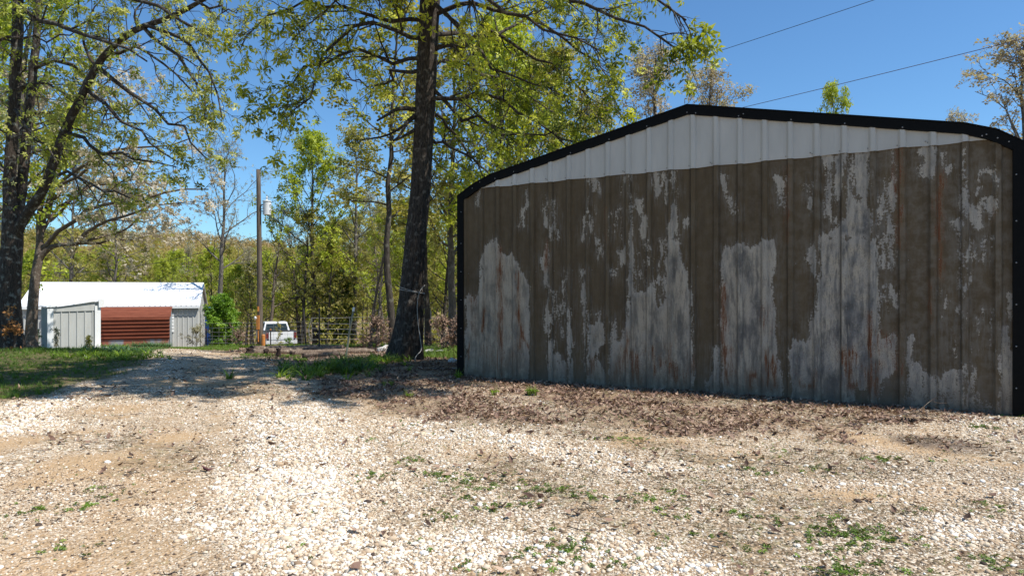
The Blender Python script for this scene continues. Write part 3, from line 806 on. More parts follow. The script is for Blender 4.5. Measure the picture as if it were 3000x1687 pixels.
# small grey outbuilding
a4 = math.radians(40)
sc = np.array([-20.37, 30.0]); sdx = np.array([math.cos(a4), math.sin(a4)])
out = thing('grey_outbuilding', (sc[0], sc[1], 0), 'small light grey metal outbuilding with white corner posts and slanting roof', 'outbuilding', rz=a4)
SW = 1.95; z0 = CH - 2.95
def shtop(x): return CH - 0.74 + 0.27*x/SW + (-0.0)
mb = MB(); local_ribbed(mb, 0.02, SW, 0, z0, lambda x: shtop(x) - 0.02, 0.30, 0.035, wid=0.03); mb.build('front_wall', M['grey_wall'], out)
xx = np.arange(0, 2.6, 0.26)
mb = MB(); mb.box(-0.01, 0.0, 0.0, 2.6, z0, shtop(0)-0.03)
for x in xx: mb.box(-0.04, -0.011, x-0.02, x+0.02, z0, shtop(0)-0.05)
mb.build('side_wall', M['grey_wall'], out)
mb = MB(); mb.box(SW, SW+0.01, 0.0, 2.6, z0, shtop(SW)-0.1); mb.box(0, SW, 2.58, 2.6, z0, shtop(0)-0.05); mb.build('back_wall', M['grey_wall'], out)
mb = MB()
mb.add([(-.08,-.12,shtop(0)-.0),(SW+.12,-.12,shtop(SW)+.01),(SW+.12,2.75,shtop(SW)+.01),(-.08,2.75,shtop(0)),(-.08,-.12,shtop(0)+.04),(SW+.12,-.12,shtop(SW)+.05),(SW+.12,2.75,shtop(SW)+.05),(-.08,2.75,shtop(0)+.04)],
       [(0,3,2,1),(4,5,6,7),(0,1,5,4),(1,2,6,5),(2,3,7,6),(3,0,4,7)])
mb.build('roof', M['white_trim'], out)
MB().box(SW-0.06, SW+0.16, -0.16, -0.125, shtop(SW)-0.29, shtop(SW)+0.075).build('fascia_end', M['white_trim'], out)
MB().box(-0.05, 0.17, -0.08, -0.037, z0, shtop(0)-0.06).build('corner_post', M['white_trim'], out)
MB().box(SW-0.2, SW+0.03, -0.08, -0.037, z0, shtop(SW)-0.22).build('corner_post', M['white_trim'], out)
MB().add([(0.17,-.045,shtop(0)-.2),(SW-.2,-.045,shtop(0)-.17),(SW-.2,-.045,shtop(SW)-.03),(0.17,-.045,shtop(0.17)-.03)],[(0,1,2,3)]).build('header_panel', M['grey_wall'], out)

# pale stone slab at the foot of the outbuilding
p = PX(303, 1027, 31); bm_ = MB()
th = np.linspace(0, 2*np.pi, 11)[:-1]; rr = 0.32*(1+0.2*np.sin(th*2+1))
V = np.concatenate([np.stack([rr*np.cos(th)*1.1, rr*np.sin(th), np.full(10, -0.25)], -1), np.stack([rr*np.cos(th)*1.1, rr*np.sin(th), np.full(10, 0.03)], -1), np.stack([rr*.8*np.cos(th)*1.1, rr*.8*np.sin(th), np.full(10, 0.07)], -1), [[0, 0, 0.08]]])
bm_.add(V, [(i, (i+1) % 10, 10+(i+1) % 10, 10+i) for i in range(10)] + [(10+i, 10+(i+1) % 10, 20+(i+1) % 10, 20+i) for i in range(10)], [(20+i, 20+(i+1) % 10, 30) for i in range(10)])
tag(bm_.build('stone_slab', plain('pale_stone', (0.62, 0.55, 0.44), 0.85, var=0.15, bumps=0.4), loc=(p[0], p[1], float(G(p[0], p[1]))+0.02)), 'flat cream stone slab on the grass at the corner of the grey outbuilding', 'stone slab')

# blue tarp covered heap right of the barn
t = NT('blue_tarp'); v = t.coord(); n1 = t.noise(v, 3.5, 4, 0.6)
t.bsdf(t.mix(n1, (0.006, 0.022, 0.10), (0.012, 0.06, 0.24)), 0.4, normal=t.bump(n1, 0.7, 0.06)); 
p = PX(606, 960, 51.5); gz = float(G(p[0], p[1]))
nu, nv = 28, 14; V = []
for j in range(nv):
    f_ = j/(nv-1); h = gz*0 + 3.15*math.sin(f_*math.pi/2)**0.8; rad = 1.15*math.cos(f_*math.pi/2)**0.45 + 0.02
    for i in range(nu):
        a = i/nu*2*math.pi; w = 1+0.06*math.sin(a*7+f_*3)+0.05*math.sin(a*3+1)
        V.append((rad*w*math.cos(a)*1.0, rad*w*math.sin(a)*0.8, h+0.05*math.sin(a*4)))
Q = [(j*nu+i, j*nu+(i+1) % nu, (j+1)*nu+(i+1) % nu, (j+1)*nu+i) for j in range(nv-1) for i in range(nu)]
tag(MB().add(V, Q).build('tarp_covered_heap', t.m, smooth=True, loc=(p[0]+0.15, p[1], gz-0.1)), 'tall heap under a bright blue tarp between the barn and the green bush', 'tarp')

# ================================================================== PICKUP TRUCK
M['white_paint'] = plain('white_car_paint', (0.78, 0.79, 0.80), 0.3, var=0.02)
M['glass'] = plain('dark_glass', (0.02, 0.03, 0.028), 0.12)
M['rubber'] = plain('tyre_rubber', (0.025, 0.025, 0.025), 0.85)
M['black_plastic'] = plain('black_plastic', (0.03, 0.03, 0.032), 0.6)
M['tail_red'] = plain('red_lamp_lens', (0.16, 0.02, 0.02), 0.25)
M['chrome'] = plain('dull_chrome', (0.60, 0.61, 0.62), 0.35, 0.3)
tp = PX(824, 1000, 45.3); tz = CH - 4.03
truck = thing('pickup_truck', (tp[0], tp[1], tz), 'white pickup truck seen from behind, parked at the edge of the woods', 'pickup truck', rz=math.radians(27))
def prism(prof, x0, x1, mat, name, parent, bev=0.03, taper=None):
    """profile in (y,z) swept along x, bevelled"""
    bm = bmesh.new()
    a = [bm.verts.new((x0, y, z)) for y, z in prof]; b = [bm.verts.new((x1, y, z)) for y, z in prof]
    if taper:
        zlo, zhi, k = taper
        for v_ in a + b:
            f_ = min(1, max(0, (v_.co.z - zlo)/(zhi - zlo))); xm = (x0+x1)/2
            v_.co.x = xm + (v_.co.x - xm)*(1-k*f_)
    n = len(prof)
    bm.faces.new(a); bm.faces.new(b[::-1])
    for i in range(n): bm.faces.new((a[i], b[i], b[(i+1) % n], a[(i+1) % n]))
    bmesh.ops.recalc_face_normals(bm, faces=bm.faces)
    if bev: bmesh.ops.bevel(bm, geom=bm.edges[:], offset=bev, segments=2, affect='EDGES', profile=0.6)
    me = bpy.data.meshes.new(name); bm.to_mesh(me); bm.free(); me.materials.append(mat)
    for p_ in me.polygons: p_.use_smooth = False
    o = bpy.data.objects.new(name, me); COL.objects.link(o); o.parent = parent
    return o
# y forward from the tailgate, x to the right
prism([(2.05,0.62),(4.0,0.62),(5.55,0.60),(5.6,1.02),(5.3,1.12),(4.15,1.2),(2.05,1.24)], -0.96, 0.96, M['white_paint'], 'body', truck, 0.04)
cab = prism([(2.1,1.2),(4.2,1.18),(3.55,1.80),(3.3,1.86),(2.45,1.86),(2.28,1.80)], -0.9, 0.9, M['white_paint'], 'cab', truck, 0.04, taper=(1.2, 1.86, 0.2))
def quad(name, pts, mat, parent):
    o = MB().add(pts, [(0, 1, 2, 3)]).build(name, mat, parent); return o
quad('rear_window', [(-0.76,2.112,1.28),(0.76,2.112,1.28),(0.66,2.262,1.74),(-0.66,2.262,1.74)], M['glass'], truck)
for sx_ in (-1, 1):
    MB().add([(sx_*0.895,2.35,1.27),(sx_*0.895,3.9,1.27),(sx_*0.79,3.5,1.74),(sx_*0.79,2.45,1.74)], [(0,1,2,3)]).build('side_window', M['glass'], truck)
bed = prism([(0.06,0.60),(2.0,0.62),(2.0,1.30),(0.06,1.30)], 0.86, 0.98, M['white_paint'], 'bed_side', truck, 0.025)
prism([(0.06,0.60),(2.0,0.62),(2.0,1.30),(0.06,1.30)], -0.98, -0.86, M['white_paint'], 'bed_side', truck, 0.025)
MB().box(-0.86, 0.86, 0.06, 2.0, 0.72, 0.80).build('bed_floor', M['black_plastic'], truck)
MB().box(-0.86, 0.86, 1.93, 1.99, 0.8, 1.29).build('bed_front', M['black_plastic'], truck)
mb = MB(); mb.box(0.85, 0.985, 0.0, 2.0, 1.302, 1.33); mb.box(-0.985, -0.85, 0.0, 2.0, 1.302, 1.33); mb.build('bed_rail', M['black_plastic'], truck)
tg = prism([(0.0,0.76),(0.055,0.76),(0.055,1.31),(0.0,1.31)], -0.78, 0.78, M['white_paint'], 'tailgate', truck, 0.012)
MB().box(-0.78, 0.78, -0.008, 0.05, 1.312, 1.335).box(-0.09, 0.09, -0.014, -0.002, 1.12, 1.19).build('handle', M['black_plastic'], tg)
MB().box(-0.72, 0.72, -0.006, -0.001, 0.80, 0.812).build('crease', M['chrome'], tg)
for sx_ in (-1, 1):
    x0, x1 = sorted((sx_*0.80, sx_*0.975))
    prism([(0.0,0.84),(0.1,0.84),(0.1,1.24),(0.0,1.24)], x0, x1, M['tail_red'], 'tail_light', truck, 0.015)
bp = prism([(-0.16,0.50),(-0.02,0.50),(-0.0,0.73),(-0.18,0.73)], -1.0, 1.0, M['white_paint'], 'bumper', truck, 0.025)
MB().box(-1.0, 1.0, -0.17, -0.03, 0.735, 0.745).build('step_pad', M['black_plastic'], bp)
MB().box(-0.17, 0.17, -0.172, -0.166, 0.55, 0.66).box(-0.45, -0.3, -0.172, -0.166, 0.57, 0.63).box(0.3, 0.45, -0.172, -0.166, 0.57, 0.63).build('plate_recess', M['chrome'], bp)
def wheel(x, y):
    th = np.linspace(0, 2*np.pi, 25)[:-1]; prof = [(0.11,0.20),(0.12,0.33),(0.09,0.375),(-0.09,0.375),(-0.12,0.33),(-0.11,0.20)]
    V = [(a, r*math.cos(t_), 0.375+r*math.sin(t_)) for a, r in prof for t_ in th]
    Q = [(j*24+i, j*24+(i+1) % 24, (j+1)*24+(i+1) % 24, (j+1)*24+i) for j in range(5) for i in range(24)]
    w_ = MB().add(V, Q).build('wheel', M['rubber'], truck, smooth=True, loc=(x, y, 0))
    V = [(sx*0.08, r*math.cos(t_), 0.375+r*math.sin(t_)) for sx, r in ((1, .2), (1, .02), (-1, .2), (-1, .02)) for t_ in th]
    MB().add(V, [(j*24+i, j*24+(i+1) % 24, (j+1)*24+(i+1) % 24, (j+1)*24+i) for j in (0, 2) for i in range(24)]).build('rim', M['chrome'], w_)
for x, y in ((-0.84, 0.95), (0.84, 0.95), (-0.84, 4.55), (0.84, 4.55)): wheel(x, y)
for sx_ in (-1, 1):
    x0, x1 = sorted((sx_*0.92, sx_*1.14)); MB().box(x0, x1, 3.85, 3.93, 1.22, 1.42).build('side_mirror', M['black_plastic'], truck)

# ================================================================== UTILITY POLE AND WIRES
t = NT('weathered_pole'); v = t.coord((6, 6, 0.5)); n1 = t.noise(v, 3, 5, .6)
t.bsdf(t.mix(t.mr(n1, .3, .7), (0.07, 0.052, 0.038), (0.19, 0.155, 0.12)), 0.9, normal=t.bump(n1, .4, .01), spec=.2); M['pole_wood'] = t.m
M['orange'] = plain('orange_brown_plastic', (0.52, 0.20, 0.045), 0.5, var=.2)
M['yellow'] = plain('yellow_conduit', (0.50, 0.33, 0.08), 0.5)
M['can_grey'] = plain('transformer_paint', (0.68, 0.68, 0.66), 0.4, var=.06)
M['wire'] = plain('wire_black', (0.03, 0.03, 0.03), 0.6)
M['galv_wire'] = plain('galvanised_wire', (0.24, 0.24, 0.235), 0.6)
PZd = 38.0
pb = PX(763, 1013, PZd); gz = float(G(pb[0], pb[1])); ptop = PX(757, 497, PZd)
pole = thing('utility_pole', (pb[0], pb[1], gz), 'tall weathered wooden utility pole carrying a pale transformer can', 'utility pole')
loc = lambda x, y, Z=PZd: PX(x, y, Z) - np.array([pb[0], pb[1], gz])
k = 12; path = np.array([loc(763+(757-763)*f_, 1013+(497-1013)*f_) for f_ in np.linspace(0, 1, k)]); path[0, 2] = -0.4
MB().tube(path, np.linspace(0.155, 0.115, k), 14).build('post', M['pole_wood'], pole, smooth=True)
c = loc(782, 610); mb = MB()
mb.tube([c+[0,0,-0.37], c+[0,0,-0.36], c+[0,0,0.34], c+[0,0,0.36]], [0.19, 0.21, 0.21, 0.20], 20)
mb.tube([c+[0,0,0.36], c+[0,0,0.40], c+[0,0,0.44]], [0.235, 0.235, 0.12], 20)
can = mb.build('transformer_can', M['can_grey'], pole, smooth=False)
mb = MB(); mb.tube([c+[0,-.02,.44], c+[0,-.02,.5], c+[0,-.02,.58], c+[0,-.02,.66]], [0.05, 0.03, 0.055, 0.02], 10)
mb.build('bushing', M['can_grey'], can)
for dz_ in (.18, -.12): MB().tube([c+[.2,-.08,dz_], c+[.3,-.1,dz_+.02]], .035, 8).build('bushing', M['can_grey'], can)
for dz_ in (-.2, .16): MB().box(c[0]-.36, c[0]-.19, c[1]-.04, c[1]+.04, c[2]+dz_, c[2]+dz_+.06).build('bracket', M['galv_wire'], pole)
MB().tube([loc(754.5, 645), loc(755, 800), loc(755.5, 862)], 0.03, 8).build('grey_conduit', M['galv_wire'], pole)
MB().tube([loc(755.5, 862), loc(755.8, 960), loc(756, 1000)], 0.032, 8).build('yellow_conduit', M['yellow'], pole)
def bx(x0, x1, y0, y1, dz=-.2, th=.1):
    a = loc(x0, y0); b = loc(x1, y1); return (a[0], b[0], dz-th, dz, b[2], a[2])
MB().box(*bx(759.5, 763, 897, 912)).build('upper_tag', M['orange'], pole)
mbx = MB().box(*bx(756.5, 764, 923, 964, -.17, .12)).build('meter_box', M['orange'], pole)
c2 = loc(751, 931); MB().tube([c2+[.1,-.2,0], c2+[0,-.25,0], c2+[-.02,-.27,0]], [.1,.1,.05], 12).build('meter_dial', M['can_grey'], mbx)
MB().tube([loc(760, 964)+[0,-.2,0], loc(760.5, 1000)+[0,-.2,0]], 0.035, 8).build('orange_riser', M['orange'], pole)
cb = PX(771, 1016, 36.6); cz = float(G(cb[0], cb[1]))
mb = MB(); h = CH+(HY-979)*36.6/F - cz
mb.tube([(0,0,-.1),(0.01,0,h-.06),(0.01,0,h)], [0.10,0.10,0.07], 14)
tag(mb.build('marker_canister', M['orange'], loc=(cb[0], cb[1], cz)), 'upright rusty orange cylinder standing on the ground before the utility pole', 'pipe')
# overhead lines: plan line from the pole to a point right of the camera
def span(t0, t1, c0, b0, a0, n=60):
    out = []
    for t_ in np.linspace(t0, t1, n):
        out.append((-14.1+30.1*t_, 38-34*t_, CH + c0 + b0*t_ + a0*t_*t_))
    return out
tag(MB().tube(span(0, 1.3, 6.5, -3.45, 3.6), 0.0065, 5).build('power_line', M['wire']), 'upper dark power line running from the pole top across the sky', 'power line')
tag(MB().tube(span(0.012, 1.3, 5.1, -3.28, 3.1), 0.0065, 5).build('power_line', plain('reddish_wire', (0.10, 0.05, 0.05), .6)), 'lower reddish power line passing just above the black shed roof', 'power line')
w0 = ptop*0 + PX(757, 690, PZd); w1 = PX(112, 800, 43)
pts = [w0+(w1-w0)*f_ - np.array([0, 0, 1.2*4*f_*(1-f_)*0.5]) for f_ in np.linspace(0, 1, 24)]
tag(MB().tube(pts, 0.014, 5).build('service_wire', M['wire']), 'thin black wire sagging from the utility pole towards the barn', 'wire')

# ================================================================== FENCES, POSTS
def gz_(x, y): return float(G(x, y))
def post(name, px, pyb, Z, pyt, pxt, r, mat, label, cat, tip=None, group=None):
    b = PX(px, pyb, Z); tp_ = PX(pxt, pyt, Z); g = gz_(b[0], b[1])
    o = thing(name, (b[0], b[1], g), label, cat, group=group)
    d = tp_ - np.array([b[0], b[1], g])
    MB().tube([(0, 0, -0.25), d*0.5, d], r, 6).build('shaft', mat, o)
    if tip is not None: MB().tube([d*0.93, d*1.002], r*1.25, 6).build('tip', tip, o)
    return o
M['dark_metal'] = plain('dark_steel', (0.035, 0.03, 0.028), 0.7)
post('fence_post', 604, 1014, 39.5, 963, 604, 0.035, M['dark_metal'], 'short dark fence post with orange tip at the right end of the barn', 'fence post', M['orange'])
post('fence_post', 793, 1013, 37.2, 963, 792.5, 0.035, M['dark_metal'], 'short dark fence post with orange tip in front of the white truck', 'fence post', M['orange'])
post('fence_post', 897, 1013, 38, 903, 889, 0.05, M['dark_metal'], 'tall leaning dark post just right of the white truck', 'fence post')
post('fence_post', 935, 1037, 26, 902, 935.5, 0.03, M['dark_metal'], 'thin straight dark post at the left end of the wire panel', 'fence post')
post('fence_post', 1262, 1012, 30, 905, 1261, 0.02, M['galv_wire'], 'thin pale grey post right of the big trunk', 'fence post')
M['pale_post'] = plain('pale_green_steel', (0.24, 0.24, 0.17), 0.6, var=.2)
post('garden_stake', 1009, 1056, 15.0, 901, 1037, 0.021, M['pale_post'], 'pale leaning steel stake with white top beside the daylilies', 'stake', M['white_trim'])

def mesh_fence(x0, x1, Z0, Z1, yt0, rows, dx, label, name, rad=0.007, hw=1.25, top=None):
    a = PX(x0, 900, Z0); b = PX(x1, 900, Z1)
    o = thing(name, (a[0], a[1], gz_(a[0], a[1])), label, 'fence')
    L = math.hypot(b[0]-a[0], b[1]-a[1]); n = max(3, int(L/0.9))
    P = [a+(b-a)*f_ for f_ in np.linspace(0, 1, n)]
    base = np.array([a[0], a[1], gz_(a[0], a[1])])
    mb = MB()
    for k, h_ in enumerate(rows):
        mb.tube([np.array([p[0], p[1], (gz_(p[0], p[1]) if top is None else top) + h_ + 0.03*math.sin(i*1.3+k)]) - base for i, p in enumerate(P)], rad, 4)
    mb.build('line_wire', M['galv_wire'], o)
    m = int(L/dx); mb = MB()
    for i in range(m+1):
        p = a+(b-a)*(i/m); g = gz_(p[0], p[1]) if top is None else top
        mb.tube([np.array([p[0], p[1], g+rows[0]])-base, np.array([p[0]+0.01*math.sin(i), p[1], g+rows[-1]])-base], rad*0.9, 4)
        if m < 8: mb.build('stay_wire', M['galv_wire'], o); mb = MB()
    if m >= 8: mb.build('stay_wire', M['galv_wire'], o)
    return o
mesh_fence(602, 905, 39.6, 38.2, 0, [0.05, 0.28, 0.5, 0.72, 0.95, 1.18, 1.42], 0.42, 'wire mesh fence crossing in front of the bush, pole and truck', 'wire_fence', 0.006)
pf = PX(912, 930, 33)
zt = CH + (HY-930)*33/F
o = mesh_fence(914, 1352, 33, 33, 0, [-1.07, -0.80, -0.55, -0.28, 0.0], 1.45, 'long welded wire stock panel stretching behind the big tree', 'stock_panel', 0.0085, top=zt)
bpn = PX(914, 930, 33); 
M['panel_brace'] = M['galv_wire']
base = np.array(o.location)
MB().tube([PX(914, 930, 33)-base, PX(903, 968, 33)-base, PX(912, 1000, 33)-base], 0.014, 5).build('end_brace', M['galv_wire'], o)

# ================================================================== LOGS, STUMPS, STONES
M['log'] = bark_mat('log_bark', (0.06, 0.042, 0.03), (0.27, 0.20, 0.15), (0.36, 0.30, 0.23), 2.0, .8)
M['log_end'] = plain('dark_log_end', (0.05, 0.035, 0.026), 0.9, var=.3)
M['rot'] = bark_mat('rotten_wood', (0.02, 0.014, 0.012), (0.07, 0.045, 0.035), None, 1.5)
def log(x0, y0, x1, y1, r, label):
    a = np.array(gp(x0, y0)); b = np.array(gp(x1, y1)); a[2] += r*.8; b[2] += r*.8
    o = thing('fallen_log', a, label, 'log', group='logs lying beside the gravel drive')
    n = 9; P = np.array([(b-a)*f_ for f_ in np.linspace(0, 1, n)])
    for i in range(1, n-1): P[i, 2] = gz_(a[0]+P[i, 0], a[1]+P[i, 1]) - a[2] + r*.8 + rng.normal()*r*.2; P[i, 1] += rng.normal()*r*.4
    mb = MB(); mb.tube(P, r*(1+.12*rng.normal(size=n)), 9, cap=False); mb.build('bark', M['log'], o, smooth=True)
    d = nrm(P[0]-P[1]); mb = MB(); mb.tube([P[0]-d*.01, P[0]+d*.04], r*.99, 9); mb.build('cut_end', M['log_end'], o)
    return o
log(738, 1027, 1005, 1023, .11, 'longest pale log, rearmost of the logs before the truck')
log(800, 1031, 1000, 1028, .09, 'straight pale log, middle one of the stack before the truck')
log(738, 1036, 880, 1033, .08, 'thick log whose dark end faces the drive, leftmost of the logs')
log(855, 1041, 1095, 1034, .07, 'slim split log lying nearest the wire panel')
log(892, 1048, 1010, 1043, .065, 'short dark ended log, nearest the garden stake')
def stump(px, py, hpx, wpx, label, lean=0.0):
    b = gp(px, py); g = b[2]; k = 7; h = hpx*b[1]/F; r = wpx*b[1]/F/2
    P = np.array([(lean*f_, 0, -0.05+(h+.05)*f_) for f_ in np.linspace(0, 1, k)])
    V, Q = tubes(P[None], np.array([r*(1.2-.35*np.sin(f_*2.6)+.15*math.sin(f_*9+px)) for f_ in np.linspace(0, 1, k)])[None], 12)
    V = V + rng.normal(size=V.shape)*r*.12
    nn = len(V); V = np.vstack([V, [P[-1]+[0, 0, -.03]]])
    T = [((k-1)*12+i, (k-1)*12+(i+1) % 12, nn) for i in range(12)]
    tag(MB().add(V, Q, T).build('wood_stump', M['rot'], smooth=True, loc=(b[0], b[1], g)), label, 'stump')
stump(815, 1046, 26, 15, 'tallest dark rotten stump, standing upright among the logs', .01)
stump(727, 1037, 17, 20, 'knotty dark stump at the left end of the logs', .03)
stump(780, 1040, 17, 15, 'low brown stump between the two darker stumps')
stump(857, 1044, 13, 15, 'low ragged stump just right of the tallest stump')
stump(893, 1050, 9, 16, 'lowest dark lump of rotten wood, right end of the stumps')
def rock(px, py, r, label, Z=None, mat=None, nm='white_rock', flat=.6, group=None):
    p = gp(px, py) if Z is None else PX(px, py, Z); g = gz_(p[0], p[1])
    V, T = ICO; V = V*(1+.18*rng.normal(size=(len(V), 1)))*[r, r*.8, r*flat]
    tag(MB().add(V, None, T).build(nm, mat or M['rock'], loc=(p[0], p[1], g+r*flat*.35)), label, 'rock', group)
def ico(sub):
    bm = bmesh.new(); bmesh.ops.create_icosphere(bm, subdivisions=sub, radius=1)
    V = np.array([v_.co[:] for v_ in bm.verts]); T = np.array([[v_.index for v_ in f.verts] for f in bm.faces]); bm.free(); return V, T
ICO = ico(2)
M['rock'] = plain('white_rock', (0.66, 0.63, 0.58), 0.85, var=.12, bumps=.3)
rock(914, 1016, .22, 'white rock behind the logs, below the left end of the wire panel', 27)
rock(1130, 1022, .28, 'white rock immediately left of the big trunk', 22)
rock(1262, 1020, .24, 'long white rock right of the big trunk, left one of a pair', 20, flat=.35)
rock(1296, 1022, .22, 'white rock nearest the shed, right one of a pair', 19.5, flat=.45)
rock(1325, 1066, .10, 'small pale stone in the shade by the shed corner', 13)
rock(2512, 1472, .022, 'small round dark walnut husk on the bare tan soil', None, plain('walnut', (0.06, 0.035, 0.025), .8), 'walnut_husk', .8)

# ================================================================== TREES
def interp_path(P, R, t_):
    """P (m,k,3), R (m,k), t_ (m,) in 0..1 -> position, tangent, radius"""
    m, k, _ = P.shape
    f_ = np.clip(t_, 0, 0.9999)*(k-1); i = f_.astype(int); w = (f_-i)[:, None]
    ar = np.arange(m)
    p = P[ar, i]*(1-w)+P[ar, i+1]*w
    return p, nrm(P[ar, i+1]-P[ar, i]), R[ar, i]*(1-w[:, 0])+R[ar, i+1]*w[:, 0]

def spawn(P, R, n, t0, L, spread, up=0.0, droop=0.0, k=5, rf=0.55, wig=0.18, r=None, t1=1.0, taperL=0.5, rmax=None, rmin=0.0015, tip=0.25):
    r = r or rng
    m = len(P); idx = np.repeat(np.arange(m), n)
    tt = t0+(t1-t0)*(np.tile(np.arange(n)/max(n, 1), m) + r.random(m*n)/max(n, 1))
    p, tan, rad = interp_path(P[idx], R[idx], tt)
    q = r.normal(size=(m*n, 3)); q -= (q*tan).sum(1, keepdims=True)*tan; q = nrm(q)
    a = spread*(0.75+0.5*r.random(m*n))[:, None]
    d = nrm(tan*np.cos(a)+q*np.sin(a)+np.array([0, 0, up]))
    Ls = (L if np.ndim(L) == 0 else np.asarray(L)[idx])*(0.6+0.7*r.random(m*n))*(1-taperL*tt)
    st = (Ls/(k-1))[:, None]
    pts = [p]
    for j in range(k-1):
        d = nrm(d+r.normal(size=d.shape)*wig+np.array([0, 0, -droop]))
        pts.append(pts[-1]+d*st)
    r0 = np.clip(rad*rf*(0.8+0.4*r.random(m*n)), rmin, rmax or 9)
    rr = r0[:, None]*np.linspace(1, tip, k)[None]
    return np.stack(pts, 1), rr

def cl_leaf(nl=5, droop=0.5, wid=0.22, fold=0.12):
    """one compound leaf: leaflets fanned round a stalk, unit length, pointing +z then falling"""
    V, Q = [], []
    for i in range(nl):
        a = (i/nl)*2*math.pi + 0.3*math.sin(i*5); c_, s_ = math.cos(a), math.sin(a)
        ux = np.array([c_, s_, 0]); px = np.array([-s_, c_, 0]); z = np.array([0, 0, 1.0])
        b = len(V); base = ux*0.06
        mid = ux*0.45 + z*(0.05-droop*0.15); tipp = ux*0.9 - z*droop*0.55
        l = mid + px*wid + z*fold*0.5; r_ = mid - px*wid + z*fold*0.5
        V += [base, l, tipp, mid, r_]; Q += [(b, b+3, b+2, b+1), (b, b+4, b+2, b+3)]
    return np.array(V), np.array(Q)
LF5 = cl_leaf(5, 0.9, 0.2); LF3 = cl_leaf(3, 0.4, 0.3, 0.1); LF4 = cl_leaf(4, 0.2, 0.34, 0.2)
CAT = (np.array([(0, 0, 0), (0.05, 0, -.5), (-.05, 0, -.5), (0.01, .03, -1.0)]), np.array([(0, 1, 3, 2)]))

def leaves(mb, P, R, per, size, tmpl, r, t0=0.35, jit=0.03, zb=(0, 0, 0.4), spread=1.0, sv=0.65, lo=0.0, hi=1.0, t1=1.0):
    m = len(P)
    if m == 0 or per <= 0: return None
    if per < 1:
        sel = r.random(m) < per; P, R, m, per = P[sel], R[sel], int(sel.sum()), 1
        if m == 0: return None
    idx = np.repeat(np.arange(m), per)
    tt = t0+(t1-t0)*r.random(m*per)
    p, tan, rad = interp_path(P[idx], R[idx], tt)
    p = p + r.normal(size=p.shape)*jit
    d = nrm(tan*0.4+r.normal(size=p.shape)*spread*0.6+np.array(zb))
    clump = vnoise(p[:, 0]*1.1+p[:, 1]*0.7, p[:, 2]*1.3+p[:, 1]*0.5, 9)
    rnd = np.clip(lo+(hi-lo)*(0.25+0.5*clump+0.60*(r.random(m*per)-0.40)), 0, 1)
    scatter(mb, tmpl[0], tmpl[1], None, p, rotmats(m*per, d, r), size*(1-sv/2+sv*r.random(m*per)), rnd=rnd)
    return p

def as_paths(lst, k=8):
    P = []; 
    for pts in lst:
        pts = np.asarray(pts, float); n = len(pts)
        d = np.concatenate([[0], np.cumsum(np.linalg.norm(np.diff(pts, axis=0), axis=1))]); s_ = np.linspace(0, d[-1], k)
        P.append(np.stack([np.interp(s_, d, pts[:, j]) for j in range(3)], -1))
    return np.stack(P)

def smooth_path(pts, k):
    P = as_paths([pts], k)[0]
    for _ in range(2): P[1:-1] = (P[:-2]+2*P[1:-1]+P[2:])/4
    return P

def tree_parts(name, loc_, label, cat, wood, fol, bark, leafm, group=None, sub='trunk', crown='crown', extra=None):
    o = thing(name, loc_, label, cat, group=group)
    a = wood.build(sub, bark, o, smooth=True)
    if fol is not None and fol.n: fol.build(crown, leafm, o)
    if extra: extra[0].build(extra[1], extra[2], o)
    return o

# ---------------------------------------------------- the big hickory in front
r1 = np.random.default_rng(5)
TZ_ = 13.5
tb = PX(1188, 1062, TZ_); tg_ = gz_(tb[0], tb[1]); org = np.array([tb[0], tb[1], tg_])
def PL(lst): return [PX(*q) - org for q in lst]
trk = [PX(x, y, TZ_)-org for x, y in ((1184,1066),(1188,1040),(1195,1000),(1201,940),(1207,850),(1218,700),(1232,560),(1240,420),(1247,280),(1254,120),(1260,0),(1266,-160),(1262,-380),(1270,-650),(1262,-950),(1270,-1250))]
tr = np.array([.50,.43,.385,.33,.285,.25,.232,.225,.222,.215,.205,.19,.165,.13,.085,.03])*1.0
kk = 60
tP = smooth_path(trk, kk)
dd = np.concatenate([[0], np.cumsum(np.linalg.norm(np.diff(np.array(trk), axis=0), axis=1))])
tR = np.interp(np.linspace(0, dd[-1], kk), dd, tr)*np.interp(np.linspace(0, 1, kk), [0, .2, .5, 1], [.80, .82, .93, 1])
tP[0, 2] = -0.35
wood = MB()
V, Q = tubes(tP[None], tR[None], 40)
th = np.tile(np.arange(40)/40*2*np.pi, kk); zz = V[:, 2]
cen = np.repeat(tP, 40, axis=0)
flare = np.exp(-np.maximum(zz, 0)/0.35)
rad = 1 + flare*0.20*np.sin(th*5+0.6)*1.0 + 0.055*np.sin(th*13+np.sin(zz*2.3)*2) + 0.05*(fbm(th*6, zz*1.2, 4, 3)-.5)*2
V = cen + (V-cen)*rad[:, None]
wood.add(V, Q)
